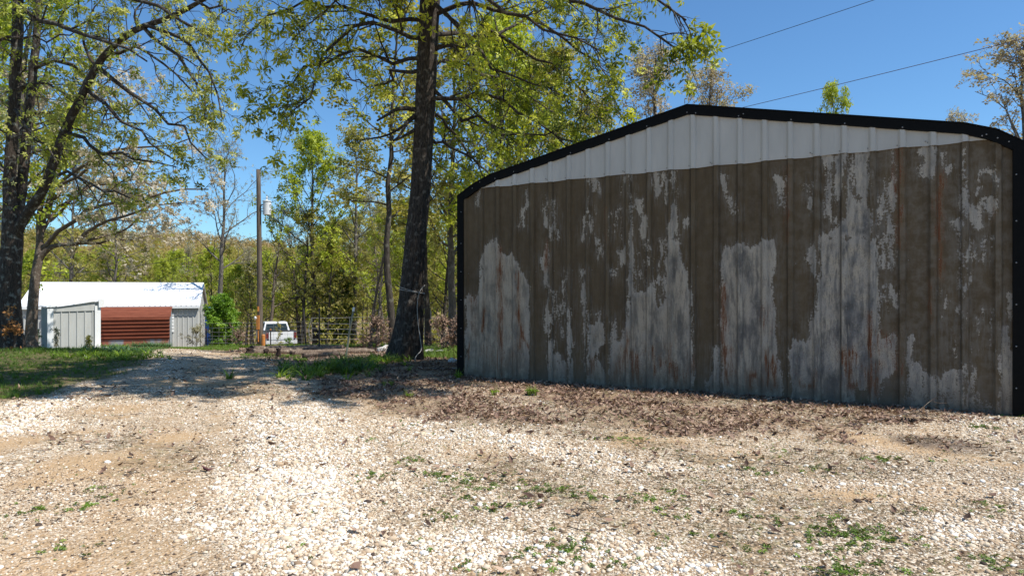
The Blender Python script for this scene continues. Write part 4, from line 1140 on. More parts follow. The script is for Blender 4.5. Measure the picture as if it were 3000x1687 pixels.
limbs = [
 [(1248,290,13.5),(1340,290,13.2),(1450,275,12.8),(1560,330,12.2),(1660,430,11.8)],
 [(1240,385,13.5),(1330,430,13.6),(1400,470,13.4),(1480,545,13.2)],
 [(1254,150,13.5),(1340,140,13.3),(1440,90,12.8),(1540,150,12.4),(1640,200,12.2),(1730,290,12)],
 [(1262,-120,13.5),(1450,-60,12.6),(1650,-20,11.8),(1830,50,11.2),(1930,100,11),(1990,150,10.9)],
 [(1262,-240,13.5),(1500,-150,12.6),(1750,-60,11.6),(1920,10,11),(2010,60,10.8)],
 [(1258,50,13.5),(1380,0,13.2),(1560,60,12.8),(1700,160,12.5),(1790,240,12.2)],
 [(1250,210,13.5),(1370,190,14.5),(1500,240,15.3),(1620,330,16)],
 [(1252,100,13.5),(1400,110,14.8),(1560,80,15.8),(1720,120,16.5)],
 [(1262,-60,13.5),(1420,-20,14),(1600,-10,14.4),(1800,30,14.6)],
 [(1252,170,13.5),(1160,180,13.3),(1060,150,13),(960,165,12.6),(880,215,12.3),(815,270,12)],
 [(1256,60,13.5),(1130,50,13.2),(1000,25,12.8),(880,10,12.4),(790,50,12),(740,90,11.8)],
 [(1262,-80,13.5),(1150,-130,13),(1000,-120,12.4),(900,-60,12)],
 [(1254,115,13.5),(1110,70,12.6),(990,120,12.1),(920,220,11.8),(850,330,11.5)],
 [(1250,200,13.5),(1170,230,14.3),(1090,250,15),(1010,210,15.6)],
 [(1262,-20,13.5),(1150,-30,14.4),(1040,20,15.2)],
 [(1256,250,13.5),(1350,330,13.1),(1450,380,12.8),(1560,400,12.5),(1640,380,12.3)],
 [(1262,20,13.5),(1330,60,12.8),(1430,180,12.3),(1520,230,12),(1620,260,11.8)],
 [(1262,-30,13.5),(1350,-20,12.4),(1500,30,11.8),(1640,100,11.5),(1760,150,11.3)],
 [(1250,330,13.5),(1320,380,14.2),(1370,460,14.6),(1400,540,14.8)],
 [(1262,-100,13.5),(1120,-60,12.6),(1000,-20,12),(920,60,11.6)],
 [(1256,-300,13.5),(1100,-420,11.5),(950,-480,9.8),(800,-500,8.6)],
 [(1258,-420,13.5),(1250,-700,11.5),(1280,-1000,9.8),(1300,-1300,8.6)],
 [(1258,-200,13.5),(1300,-450,11.8),(1380,-750,10),(1420,-1000,8.8)],
 [(1262,-300,13.5),(1180,-500,12),(1050,-800,10),(950,-1100,8.6)],
]
LP_ = as_paths([PL(q) for q in limbs], 10)
LP_[:, 1:-1] += r1.normal(size=LP_[:, 1:-1].shape)*0.07
FWL = []
for X_, Z_, H_ in ((-1,8,7.8),(1,8.2,8.6),(3,8.8,8.8),(-3,8.6,7.6),(-4.4,9.6,8.6),(2,6.9,10.6),(0,6.8,10.2),(-2,7,9.6),(3.8,7.8,10.8),(-3.6,7.6,9.2),(-5.2,10.2,9.6),(-0.2,9.2,8),(3.4,7.4,8.4),(4.2,8.4,9),(2.4,7.6,8.2),(0.4,7.2,8.4),(4.6,7.2,10.2),(3.2,6.6,9.4),(-1.2,7.2,8.2),(1.6,8.4,7.9),(5.0,8.6,9.8),(-2,9.6,8.4),(.8,7.4,9.4),(-1.4,10.4,7.6),(1.6,9.8,7.9),(-4.2,8.4,8),(2.6,9.4,8)):
    h0_ = max(7.5, H_*.93); a_ = np.array([-1.75+.02*h0_, 13.5, h0_]); b_ = np.array([X_, Z_, H_+CH*0])
    FWL.append([a_-org*[1,1,0]*0-np.array([org[0], org[1], org[2]]), a_*.62+b_*.38+[0,0,.45]-org, a_*.25+b_*.75+[0,0,.35]-org, b_-org])
nF = len(FWL)
LP_ = np.concatenate([LP_, as_paths(FWL, 10)])
ln = np.linalg.norm(LP_[:, -1]-LP_[:, 0], axis=1)
LR_ = (0.022+0.007*ln)[:, None]*np.linspace(1, .22, 10)[None]
V, Q = tubes(LP_, LR_, 9); wood.add(V, Q)
stubs = as_paths([PL(q) for q in ([(1232,325,13.5),(1195,318,13.3),(1165,318,13.1),(1105,354,12.8)], [(1228,330,13.5),(1195,355,13.2),(1170,400,13),(1152,414,12.9)], [(1226,375,13.5),(1190,395,13.3),(1160,412,13.1)], [(1232,330,13.5),(1180,372,13.4),(1130,400,13.3),(1060,410,13.1)])], 8)
V, Q = tubes(stubs, np.array([.055,.05,.045,.035])[:, None]*np.linspace(1, .35, 8)[None], 7); wood.add(V, Q)
b1, br1 = spawn(LP_, LR_, 9, 0.15, 1.3, 0.8, up=0.0, droop=0.05, k=7, rf=.5, wig=.16, r=r1, rmin=.006)
b0, br0 = spawn(LP_, LR_, 3, 0.9, .85, 0.5, droop=0.08, k=7, rf=.8, wig=.15, r=r1, rmin=.006, taperL=0)
b1 = np.concatenate([b1, b0]); br1 = np.concatenate([br1, br0])
b2, br2 = spawn(b1, br1, 5, 0.2, 0.62, 0.75, up=-.05, droop=0.07, k=5, rf=.55, wig=.2, r=r1, rmin=.0035)
b3, br3 = spawn(b2, br2, 2, 0.3, 0.26, 0.7, droop=0.02, k=3, rf=.6, wig=.2, r=r1, rmin=.0028)
b4, br4 = spawn(stubs, stubs[:, :, 0]*0+.01, 4, .4, .35, .8, k=4, r=r1, rmin=.004)
for P_, R_, n_ in ((b1, br1, 6), (b2, br2, 4), (b3, br3, 3), (b4, br4, 3)):
    V, Q = tubes(P_, R_, n_); wood.add(V, Q)
fol = MB()
dn = lambda P_: np.ones(len(P_), bool)
leaves(fol, b3, br3, .7, 0.112, LF5, r1, t0=.8, jit=.02, zb=(0, 0, .6), hi=1.0)
leaves(fol, b2, br2, 1, 0.112, LF5, r1, t0=.5, jit=.02, zb=(0, 0, .6))
fw = b2[:, 0, 1]+org[1] < 10.6; leaves(fol, b2[fw], br2[fw], 4, 0.15, LF5, r1, t0=.1, jit=.08, zb=(0, 0, .6))
leaves(fol, tP[None, 30:48], tR[None, 30:48], 60, 0.12, LF5, r1, t0=0, jit=.18, zb=(0, 0, .6), lo=.2)
cat_ = MB()
leaves(cat_, b2, br2, 1, 0.13, CAT, r1, t0=.6, jit=.03, zb=(0, 0, 3), spread=.4)
hick = tree_parts('hickory_tree', org, 'big dark trunked tree with fresh yellow green leaves beside the metal shed', 'tree', wood, fol, M['bark_main'], M['leaf_near'], crown='foliage', extra=(cat_, 'catkins', M['catkin']))

# cable tied round the trunk and coiled on the ground
def ring_at(y, r, tilt=0.0, n=24):
    c_ = np.array(PX(1207+(850-y)*.07, y, TZ_)); return [c_+np.array([r*math.cos(a), r*math.sin(a), tilt*math.cos(a)]) for a in np.linspace(0, 2*math.pi, n)]
mb = MB(); M['cable'] = plain('pale_cable', (0.36, 0.34, 0.31), .6)
rc = 0.246
mb.tube(ring_at(853, rc, -.04), .008, 5); mb.tube(ring_at(850, rc+.003, -.07), .007, 5)
q = [PX(x, y, TZ_-rr) for x, y, rr in ((1245,835,.22),(1233,846,.28),(1225,865,.30),(1222,900,.31),(1225,950,.33),(1233,1000,.36),(1236,1030,.42),(1226,1034,.50),(1215,1045,.56),(1214,1060,.62),(1222,1072,.66))]
mb.tube(smooth_path(q, 30), .008, 5)
g1 = [np.array(gp(x, y))+[0, 0, .012] for x, y in ((1222,1075),(1238,1080),(1262,1081),(1300,1081),(1345,1081))]
mb.tube(smooth_path([q[-1]]+g1, 24), .008, 5)
tag(mb.build('tree_cable', M['cable'], smooth=True), 'thin pale cable tied round the big trunk and trailing to the shed', 'cable')

# ---------------------------------------------------- left tree with three stems
r2 = np.random.default_rng(8)
lb = PX(34, 1040, 18.0); lg = gz_(lb[0], lb[1]); org2 = np.array([lb[0], lb[1], lg])
def PL2(lst, dz=0): return [PX(q[0], q[1], q[2]+dz) - org2 for q in lst]
stems = [
 ([(34,1062,18),(30,1030,18),(27,950,18),(28,850,18),(34,740,18),(40,660,18),(30,600,18),(24,560,18),(36,400,18),(44,272,18),(50,116,18),(54,0,18),(60,-200,18),(58,-480,18)], [.55,.40,.33,.30,.29,.27,.20,.17,.165,.16,.15,.14,.12,.05]),
 ([(40,700,18),(58,600,18.2),(72,466,18.4),(84,350,18.5),(95,233,18.6),(108,100,18.7),(120,-60,18.8),(130,-300,19)], [.18,.155,.14,.13,.12,.11,.09,.04]),
 ([(36,720,18),(60,650,17.9),(98,600,17.8),(128,562,17.6),(186,388,17.2),(233,295,17),(280,194,16.8),(310,155,16.6),(388,89,16.2),(505,50,15.6),(582,8,15.2),(720,-70,14.6)], [.22,.19,.175,.165,.15,.14,.125,.115,.10,.085,.07,.03]),
]
wood = MB(); sP, sR = [], []
for si_, (pts, rs) in enumerate(stems):
    rs = np.array(rs)*(.78 if si_ == 2 else 1)
    P_ = smooth_path(PL2(pts), 36); pp = np.array(PL2(pts)); dd = np.concatenate([[0], np.cumsum(np.linalg.norm(np.diff(pp, axis=0), axis=1))])
    R_ = np.interp(np.linspace(0, dd[-1], 36), dd, rs)*.84; sP.append(P_); sR.append(R_)
    V, Q = tubes(P_[None], R_[None], 20); cen = np.repeat(P_, 20, axis=0); th = np.tile(np.arange(20), 36)
    V = cen+(V-cen)*(1+.06*np.sin(th*2.2+V[:, 2]*1.5)+.05*r2.normal(size=len(V)))[:, None]; wood.add(V, Q)
lim2 = [
 [(288,190,16.8),(350,250,16.6),(410,288,16.4),(505,361,16),(563,400,15.8),(610,470,15.6)],
 [(250,260,17),(350,350,16.6),(440,412,16.2),(520,475,16)],
 [(195,390,17.2),(310,446,16.8),(420,462,16.5),(517,490,16.2)],
 [(388,89,16.2),(470,90,15.8),(560,130,15.4),(620,250,15),(650,345,14.9)],
 [(420,80,16),(520,150,15.7),(590,280,15.5),(620,380,15.3)],
 [(310,155,16.6),(420,130,16.8),(530,230,17),(600,330,17)],
 [(50,116,18),(-40,100,17.4),(-120,60,17)],
 [(0,118,17),(100,112,17.2),(200,115,17.4),(270,75,17.6)],
 [(52,20,18),(120,60,17),(250,100,16),(340,130,15.4),(430,180,15)],
 [(56,-50,18),(200,-60,17),(350,-30,16),(500,40,15.4),(620,110,15)],
 [(125,-120,18.8),(300,-150,18),(440,-60,17),(560,0,16.4),(620,40,16)],
 [(100,200,18.6),(180,180,18.4),(280,240,18.2),(380,330,18)],
 [(84,350,18.5),(160,330,18.3),(230,380,18),(300,420,17.8)],
 [(44,272,18),(100,250,17.4),(180,260,17),(240,310,16.6)],
 [(36,400,18),(-20,360,17.6),(-100,340,17)],
 [(40,320,18),(80,380,17),(130,420,16.4),(170,480,16)],
 [(150,500,17.4),(230,520,17),(330,560,16.6),(400,590,16.3)],
 [(582,8,15.2),(650,20,15),(720,30,14.8)],
 [(58,-300,18),(200,-420,17),(400,-450,16),(560,-400,15)],
 [(130,-300,19),(200,-450,19),(300,-520,18.6)],
 [(280,194,16.8),(240,120,17),(260,30,17.2),(330,-40,17.2)],
 [(388,89,16.2),(400,20,16.4),(450,-60,16.4)],
]
LP2 = as_paths([PL2(q) for q in lim2], 9)
LP2[:, 1:-1] += r2.normal(size=LP2[:, 1:-1].shape)*0.06
ln = np.linalg.norm(LP2[:, -1]-LP2[:, 0], axis=1); LR2 = (0.02+0.009*ln)[:, None]*np.linspace(1, .25, 9)[None]
V, Q = tubes(LP2, LR2, 7); wood.add(V, Q)
b1, br1 = spawn(LP2, LR2, 8, 0.15, 1.35, 0.75, droop=0.04, k=6, rf=.5, wig=.17, r=r2, rmin=.007)
bs, bsr = spawn(np.stack(sP)[:, 8:], np.stack(sR)[:, 8:]*.3, 9, 0.15, 1.4, 1.1, droop=0.03, k=6, rf=.6, wig=.17, r=r2, rmin=.007, rmax=.03)
b1 = np.concatenate([b1, bs]); br1 = np.concatenate([br1, bsr])
b2, br2 = spawn(b1, br1, 5, 0.2, 0.6, 0.75, droop=0.05, k=5, rf=.55, wig=.2, r=r2, rmin=.0045)
b3, br3 = spawn(b2, br2, 2, 0.3, 0.26, 0.7, k=3, rf=.6, r=r2, rmin=.0035)
for P_, R_, n_ in ((b1, br1, 5), (b2, br2, 4), (b3, br3, 3)):
    V, Q = tubes(P_, R_, n_); wood.add(V, Q)
fol = MB()
leaves(fol, b3, br3, .75, 0.12, LF5, r2, t0=.7, jit=.03, zb=(0, 0, .5))
leaves(fol, b2, br2, 1, 0.115, LF5, r2, t0=.4, jit=.03, zb=(0, 0, .5))
leaves(fol, sP[0][None, 10:26], sR[0][None, 10:26], 50, 0.11, LF5, r2, t0=0, jit=.22, lo=.3)
leaves(fol, sP[1][None, 3:26], sR[1][None, 3:26], 50, 0.11, LF5, r2, t0=0, jit=.2, lo=.3)
cat_ = MB(); leaves(cat_, b2, br2, .6, 0.12, CAT, r2, t0=.6, jit=.03, zb=(0, 0, 3), spread=.4)
tree_parts('forked_tree', org2, 'dark rough barked tree forking into three stems at the left edge', 'tree', wood, fol, M['bark_left'], M['leaf_left'], crown='foliage', extra=(cat_, 'catkins', M['catkin']))
# orange brown dead leaves clinging round the foot of that trunk
mb = MB(); P_ = np.concatenate([PX(x, y, 17.4)[None]+r2.normal(size=(n_, 3))*[.12,.08,.09] for x, y, n_ in ((42,960,26),(8,970,14),(33,1035,20),(10,1052,18),(30,915,10),(45,965,12))])
scatter(mb, LF3[0], LF3[1], None, P_, rotmats(len(P_), r=r2), .07+.05*r2.random(len(P_)), rnd=r2.random(len(P_)))
q = [PX(x, y, 17.45) for x, y in ((12,1075),(20,1030),(35,990),(44,955))]; M['orange_leaf'] = leaf_mat('orange_dead_leaves', [(0, (0.20, 0.09, 0.03)), (1, (0.48, 0.22, 0.07))], .2, .7)
o = thing('sapling', (q[0][0], q[0][1], gz_(q[0][0], q[0][1])), 'little sapling with orange brown dead leaves against the left trunk', 'sapling')
oo = np.array(o.location); mb.V = [v_-oo for v_ in mb.V]
mb.build('foliage', M['orange_leaf'], o); MB().tube(np.array(q)-oo, .008, 5).build('stem', M['bark_dark'], o)

# ---------------------------------------------------- blossoming tree behind it
r3 = np.random.default_rng(12)
db = PX(92, 1012, 26); dg = gz_(db[0], db[1]); org3 = np.array([db[0], db[1], dg])
def PL3(lst): return [PX(q[0], q[1], q[2] if len(q) > 2 else 26) - org3 for q in lst]
stm = [([(90,1030),(90,1010),(92,960),(97,880),(103,810),(112,760),(120,735),(116,690),(112,640),(122,590),(140,520),(155,440),(165,340)], [.42,.33,.27,.24,.22,.215,.20,.15,.13,.12,.10,.08,.04]),
       ([(112,765),(128,738),(150,720),(185,716),(225,716),(270,700),(320,690),(375,672),(410,630),(440,600,25)], [.17,.15,.13,.10,.085,.075,.065,.05,.04,.02])]
wood = MB(); sP, sR = [], []
for pts, rs in stm:
    pp = np.array(PL3(pts)); P_ = smooth_path(pp, 30); dd = np.concatenate([[0], np.cumsum(np.linalg.norm(np.diff(pp, axis=0), axis=1))])
    R_ = np.interp(np.linspace(0, dd[-1], 30), dd, rs)*.74; sP.append(P_); sR.append(R_); V, Q = tubes(P_[None], R_[None], 14); wood.add(V, Q)
lim3 = [[(125,730),(200,640,25.5),(300,600,25),(400,590,24.8),(500,560,24.6),(610,555,24.4)], [(120,700),(150,560,26.5),(230,480,26.5),(330,440,26),(450,430,25.6),(560,405,25.4)],
 [(140,640),(160,480),(220,330),(300,250),(385,200)], [(112,640),(60,520,25),(40,400,24.5),(20,300,24)], [(200,716),(300,700,26.5),(420,690,26.8),(520,662,27)], [(118,690),(180,600,27),(280,540,27.5),(380,520,28),(480,500,28)],
 [(130,600),(200,520,25),(300,480,24.5),(400,500,24.2),(470,560,24)], [(225,716),(300,640,25),(380,620,24.5),(470,600,24.2),(570,590,24)], [(150,450),(200,380),(280,340),(370,330),(450,300)], [(150,450),(120,330,25),(90,220,24.6)],
 [(110,660),(170,640,27),(230,560,27.4),(330,600,27.8),(420,540,28)], [(160,380),(240,300,27),(320,180,27),(360,120,27)], [(120,600),(60,620,27),(10,640,27),(-50,600,27)]]
LP3 = as_paths([PL3([q if len(q) > 2 else (*q, 26) for q in l]) for l in lim3], 9); LP3[:, 1:-1] += r3.normal(size=LP3[:, 1:-1].shape)*.09
ln = np.linalg.norm(LP3[:, -1]-LP3[:, 0], axis=1); LR3 = (0.015+0.010*ln)[:, None]*np.linspace(1, .25, 9)[None]
V, Q = tubes(LP3, LR3, 7); wood.add(V, Q)
SP3 = np.stack([smooth_path(s_, 9) for s_ in sP]); SR3 = np.stack([np.interp(np.linspace(0, 29, 9), np.arange(30), s_) for s_ in sR])*.4
SP3[0] = smooth_path(sP[0][15:], 9)
A_ = np.concatenate([LP3, SP3]); B_ = np.concatenate([LR3, SR3])
b1, br1 = spawn(A_, B_, 9, 0.2, 1.7, 0.7, up=.08, k=6, rf=.5, wig=.18, r=r3, rmin=.010, rmax=.05)
b2, br2 = spawn(b1, br1, 5, 0.2, 0.8, 0.7, up=.05, k=5, rf=.55, wig=.2, r=r3, rmin=.007)
b3, br3 = spawn(b2, br2, 2, 0.3, 0.3, 0.7, k=3, rf=.6, r=r3, rmin=.005)
for P_, R_, n_ in ((b1, br1, 5), (b2, br2, 4), (b3, br3, 3)):
    V, Q = tubes(P_, R_, n_); wood.add(V, Q)
fol = MB(); leaves(fol, b2, br2, 4, 0.10, LF4, r3, t0=.2, jit=.07); leaves(fol, b3, br3, 2, 0.09, LF4, r3, t0=.5, jit=.04)
tree_parts('blossoming_tree', org3, 'pale barked spreading tree with whitish blossom in front of the barn', 'tree', wood, fol, M['bark_pale'], M['blossom'], crown='blossom')

# ---------------------------------------------------- generic tree kinds
def make_tree(seed, H, spread, clear, bark, leafm, leaf, per, nl=22, rt=None, up=.25, dark=0, buds=False, nb=6, twig=4, tmpl=LF3, lift=.9, lean=(0, 0), topheavy=.5, hi=1.0, lo=0.0):
    """returns (wood, foliage) meshes of a tree H tall"""
    r = np.random.default_rng(seed); k = 14
    f_ = np.linspace(0, 1, k); P = np.stack([lean[0]*f_**1.5+np.cumsum(r.normal(size=k))*.05*H/14, lean[1]*f_+np.cumsum(r.normal(size=k))*.05*H/14, f_*H*0.96-.3*(f_ == 0)], -1)[None]
    rt = rt or H*.0135; R = (rt*(1-.88*f_)*(1+.5*np.exp(-f_*30)))[None]
    wd, fo = MB(), MB()
    V, Q = tubes(P, R, 8); wd.add(V, Q)
    tl = clear+(1-clear)*(np.arange(nl)+.5)/nl
    idx = np.zeros(nl, int); p, tan, rad = interp_path(P[idx], R[idx], tl)
    shp = np.sin(np.clip((tl-clear)/(1-clear)*.85+.18, 0, 1)*np.pi)**.7
    az = np.arange(nl)*2.4+r.random(nl)*.8; el = .25+lift*(tl-clear)/(1-clear)+r.random(nl)*.25
    d = np.stack([np.cos(az)*np.cos(el), np.sin(az)*np.cos(el), np.sin(el)], -1); L = spread*shp*(.75+.5*r.random(nl)); kk_ = 7
    pts = [p]
    for j in range(kk_-1): d = nrm(d+r.normal(size=d.shape)*.16+np.array([0, 0, up*.22])); pts.append(pts[-1]+d*(L/(kk_-1))[:, None])
    A = np.stack(pts, 1); B = np.clip(rad*.5, .012, .12)[:, None]*np.linspace(1, .25, kk_)[None]
    V, Q = tubes(A, B, 5); wd.add(V, Q)
    b1, r1_ = spawn(A, B, nb, .2, spread*.42, .7, up=up*.4, k=5, rf=.5, wig=.2, r=r, rmin=.009)
    b2, r2_ = spawn(b1, r1_, twig, .2, spread*.2, .7, up=up*.3, k=4, rf=.55, wig=.22, r=r, rmin=.006)
    V, Q = tubes(b1, r1_, 4); wd.add(V, Q); V, Q = tubes(b2, r2_, 3); wd.add(V, Q)
    leaves(fo, b2, r2_, per, leaf, tmpl, r, t0=.15, jit=leaf*.6, hi=hi, lo=lo)
    leaves(fo, b1, r1_, max(1, per//2), leaf, tmpl, r, t0=.3, jit=leaf*.8, hi=hi, lo=lo)
    return wd, fo
kinds = {}
def kind(nm, bark, leafm, **kw):
    wd, fo = make_tree(bark=bark, leafm=leafm, **kw)
    a = wd.build('trunk', bark, None, smooth=True); b = fo.build('crown', leafm, None)
    kinds[nm] = (a.data, b.data, kw['H'])
    bpy.data.objects.remove(a); bpy.data.objects.remove(b)
kind('green', M['bark_dark'], M['leaf_green'], seed=21, H=12, spread=3.1, clear=.22, leaf=.17, per=4, nl=28)
kind('green2', M['bark_grey'], M['leaf_green'], seed=22, H=12, spread=2.6, clear=.3, leaf=.16, per=3, nl=24, lean=(.8, 0))
kind('olive', M['bark_grey'], M['leaf_olive'], seed=23, H=12, spread=3.0, clear=.3, leaf=.15, per=3, nl=24)
kind('olive2', M['bark_dark'], M['leaf_olive'], seed=24, H=12, spread=3.4, clear=.18, leaf=.16, per=3, nl=26, lean=(-.7, 0))
kind('grey', M['bark_grey'], M['leaf_grey'], seed=25, H=12, spread=4.2, clear=.42, leaf=.09, per=2, nl=16, lift=1.0, rt=.21, nb=8, twig=5)
kind('grey2', M['bark_pale'], M['leaf_grey'], seed=26, H=12, spread=2.8, clear=.3, leaf=.10, per=2, nl=18, lean=(.9, 0), nb=7)
kind('dark', M['bark_dark'], M['leaf_dark'], seed=27, H=9, spread=2.3, clear=.08, leaf=.20, per=5, nl=34, lift=.5, up=0)
kind('buff', M['bark_grey'], M['leaf_buff'], seed=28, H=12, spread=2.9, clear=.3, leaf=.12, per=2, nl=22, lift=1.2, nb=7, twig=5)
kind('bright', M['bark_dark'], M['leaf_bush'], seed=29, H=7, spread=2.2, clear=.1, leaf=.18, per=4, nl=26)
kind('pole', M['bark_dark'], M['leaf_olive'], seed=30, H=12, spread=1.7, clear=.35, leaf=.15, per=2, nl=18, rt=.10)
kind('lean', M['bark_pale'], M['leaf_olive'], seed=31, H=10, spread=1.8, clear=.4, leaf=.14, per=2, nl=14, rt=.10, lean=(1.8, 0))

def put(kd, px, Z, H, label, cat='tree', name='woodland_tree', group=None, rz=None, sx=1.0, wx=None):
    tm, cm, h0 = kinds[kd]
    x = (px-1500)*Z/F if wx is None else wx
    o = thing(name, (x, Z, gz_(x, Z)-.1), label, cat, rz=random.uniform(0, 6.28) if rz is None else rz, group=group)
    s_ = H/h0; o.scale = (s_*sx, s_*sx, s_)
    for nm, me in (('trunk', tm), ('crown', cm)):
        c_ = bpy.data.objects.new(nm, me); COL.objects.link(c_); c_.parent = o
    return o
put('grey', 650, 46, 13.4, 'nearly bare grey tree with wide forked crown behind the green bush', name='bare_tree', rz=.4, sx=.92)
put('green', 925, 51, 16.2, 'tall bright green tree standing right of the utility pole', name='leafy_tree', rz=1.0, sx=.98)
put('olive', 1035, 53, 17.0, 'tall olive green tree between the bright green tree and the big trunk', name='leafy_tree', rz=2.0)
put('grey2', 795, 50, 10.8, 'small bare grey tree directly behind the white truck', name='bare_tree', rz=.2)
put('dark', 985, 52, 6.0, 'dark dense evergreen in the shade behind the stock panel', name='evergreen_tree', sx=1.1)
put('grey2', 870, 52, 9.6, 'slender bare tree left of the tall bright green tree', name='bare_tree', rz=3)
put('pole', 1148, 22, 12.5, 'slim dark tree close behind the left side of the big trunk', name='slim_tree', rz=1.2, sx=1.25)
put('pole', 1262, 26, 13, 'slim dark tree seen between the big trunk and the shed corner', name='slim_tree', rz=2.2, sx=1.2)
put('lean', 1085, 36, 9.5, 'thin pale tree leaning right behind the garden stake', name='leaning_tree', rz=0)
put('olive', 1320, 27, 12.6, 'olive tree rising just behind the left corner of the shed', name='leafy_tree')
put('green', 1450, 25, 12.2, 'green tree behind the left slope of the shed roof, its trunk dark', name='leafy_tree')
put('olive2', 1590, 30, 13.0, 'olive tree behind the middle of the shed left roof slope', name='leafy_tree')
put('grey', 1500, 34, 14.5, 'bare grey crown showing above the shed left roof slope', name='bare_tree')
put('olive', 1745, 36, 13.2, 'olive tree top peeping over the shed roof left of the ridge', name='leafy_tree')
put('buff', 1930, 30, 13.4, 'bare tree with buff buds rising over the shed ridge', name='budding_tree', rz=.5, sx=1.1)
put('buff', 2080, 33, 13.6, 'smaller buff budded tree right of the shed ridge', name='budding_tree', rz=2.5, sx=1.0)
put('green2', 2448, 30, 12.0, 'small green tree top poking above the right roof slope', name='leafy_tree', rz=1.5, sx=.55)
put('buff', 3010, 24, 11.3, 'buff leaved tree at the right edge above the shed roof', name='budding_tree', rz=1.0, sx=1.2)
put('buff', 2790, 34, 11.8, 'low buff tree top near the right end of the shed roof', name='budding_tree', rz=4.0, sx=.7)
put('green2', 25, 24, 15, 'tall green tree behind the forked trunk at the left edge', name='leafy_tree', rz=1)
put('olive', 205, 54, 16, 'tall olive tree behind the blossoming tree', name='leafy_tree', rz=2)
put('buff', 340, 56, 13.5, 'buff budded tree rising behind the barn roof', name='budding_tree', rz=3)
put('green', -60, 30, 15, 'green tree at the far left frame edge', name='leafy_tree', rz=4)
put('olive', 1640, 26, 11.6, 'loose olive tree close behind the shed left roof slope', name='leafy_tree', rz=5)
put('green', 2200, 44, 13.5, 'faint green tree top just behind the shed ridge', name='leafy_tree', sx=.6)
# understorey and woods as individuals
grp = {'green': 'green trees of the wood', 'green2': 'green trees of the wood', 'olive': 'olive trees of the wood', 'olive2': 'olive trees of the wood', 'grey2': 'bare trees of the wood', 'pole': 'slim trees of the wood', 'lean': 'leaning trees of the wood', 'dark': 'evergreens of the wood', 'grey': 'bare trees of the wood'}
lab = {'green': 'bright green tree in the wood behind the yard', 'green2': 'bright green tree in the wood behind the yard', 'olive': 'olive brown tree in the wood behind the yard', 'olive2': 'olive brown tree in the wood behind the yard', 'grey2': 'bare greyish tree in the wood behind the yard', 'pole': 'slim straight sparse tree in the wood behind the yard', 'lean': 'thin pale leaning tree in the wood behind the yard', 'dark': 'dark evergreen tree in the wood behind the yard', 'grey': 'bare greyish tree in the wood behind the yard'}
rw = random.Random(4)
used_l = set()
def wlab(kd, px, row):
    look = {'green': 'bright green tree', 'green2': 'loose green tree', 'olive': 'olive brown tree', 'olive2': 'broad olive tree', 'grey2': 'bare greyish tree', 'pole': 'slim straight sparse tree', 'lean': 'thin pale leaning tree'}[kd]
    dep = {-1: 'nearest', 0: 'near', 1: 'near middle', 2: 'middle', 3: 'far middle', 4: 'farthest'}[row]
    for lim, nm in ((60, 'behind the left forked trunk'), (150, 'behind the blossoming tree trunk'), (280, 'over the small outbuilding'), (400, 'over the left barn roof'), (510, 'over the middle of the barn roof'), (600, 'over the right end of the barn roof'), (690, 'behind the green bush'), (745, 'between bush and utility pole'), (800, 'just right of the utility pole'), (860, 'above the white truck'), (910, 'right of the white truck'), (970, 'behind the left end of the wire panel'), (1040, 'behind the garden stake'), (1120, 'behind the brush left of the big trunk'), (1190, 'by the left side of the big trunk'), (1260, 'by the right side of the big trunk'), (1350, 'between big trunk and shed corner'), (9999, 'hidden behind the shed end')):
        if px < lim: break
    l_ = f'{look}, {dep} row {nm}'
    for ex in ('', 'another ', 'third ', 'fourth '):
        if ex + l_ not in used_l: used_l.add(ex + l_); return ex + l_
    return ex + l_
woods = []
for row, (Z, n, hh) in enumerate(((53, 14, 7.5), (60, 17, 8.5), (68, 20, 9.5), (78, 22, 10.5), (90, 24, 11.5))):
    for i in range(n):
        px = -60 + (1480+60)*(i+rw.uniform(.1, .9))/n
        if row < 1 and px < 640: continue
        kd = rw.choice(['green', 'green2', 'olive', 'olive', 'olive2', 'grey2', 'pole', 'lean', 'olive2', 'grey2'] if px < 1420 else ['olive', 'green', 'grey2'])
        h_ = hh*rw.uniform(.8, 1.12)
        if px > 880: h_ *= 1.35
        put(kd, px, Z+rw.uniform(-3, 3), h_, wlab(kd, px, row), group=grp[kd], sx=rw.uniform(.85, 1.15))
for px, Z, h_, kd in ((740,50,6.5,'olive2'),(700,53,6.5,'lean'),(1110,40,8,'green2'),(1180,42,9,'olive'),(1230,36,8,'green'),(1300,34,8,'olive2'),(1120,48,11,'grey2'),(1345,40,9,'green2'),(1060,50,8,'pole'),(960,50,8,'olive2')):
    put(kd, px, Z, h_, wlab(kd, px, -1), group=grp[kd])
# green bush by the barn
pbz = PX(650, 960, 43.0)
wd, fo = make_tree(77, 3.3, 1.25, .02, None, None, .14, 7, nl=34, rt=.04, lift=.9, up=.1, nb=6, twig=4, tmpl=LF3)
tree_parts('green_bush', (pbz[0], pbz[1], gz_(pbz[0], pbz[1])-.05), 'rounded vivid green bush right of the barn', 'bush', wd, fo, M['bark_dark'], M['leaf_bush'], sub='stems', crown='foliage')
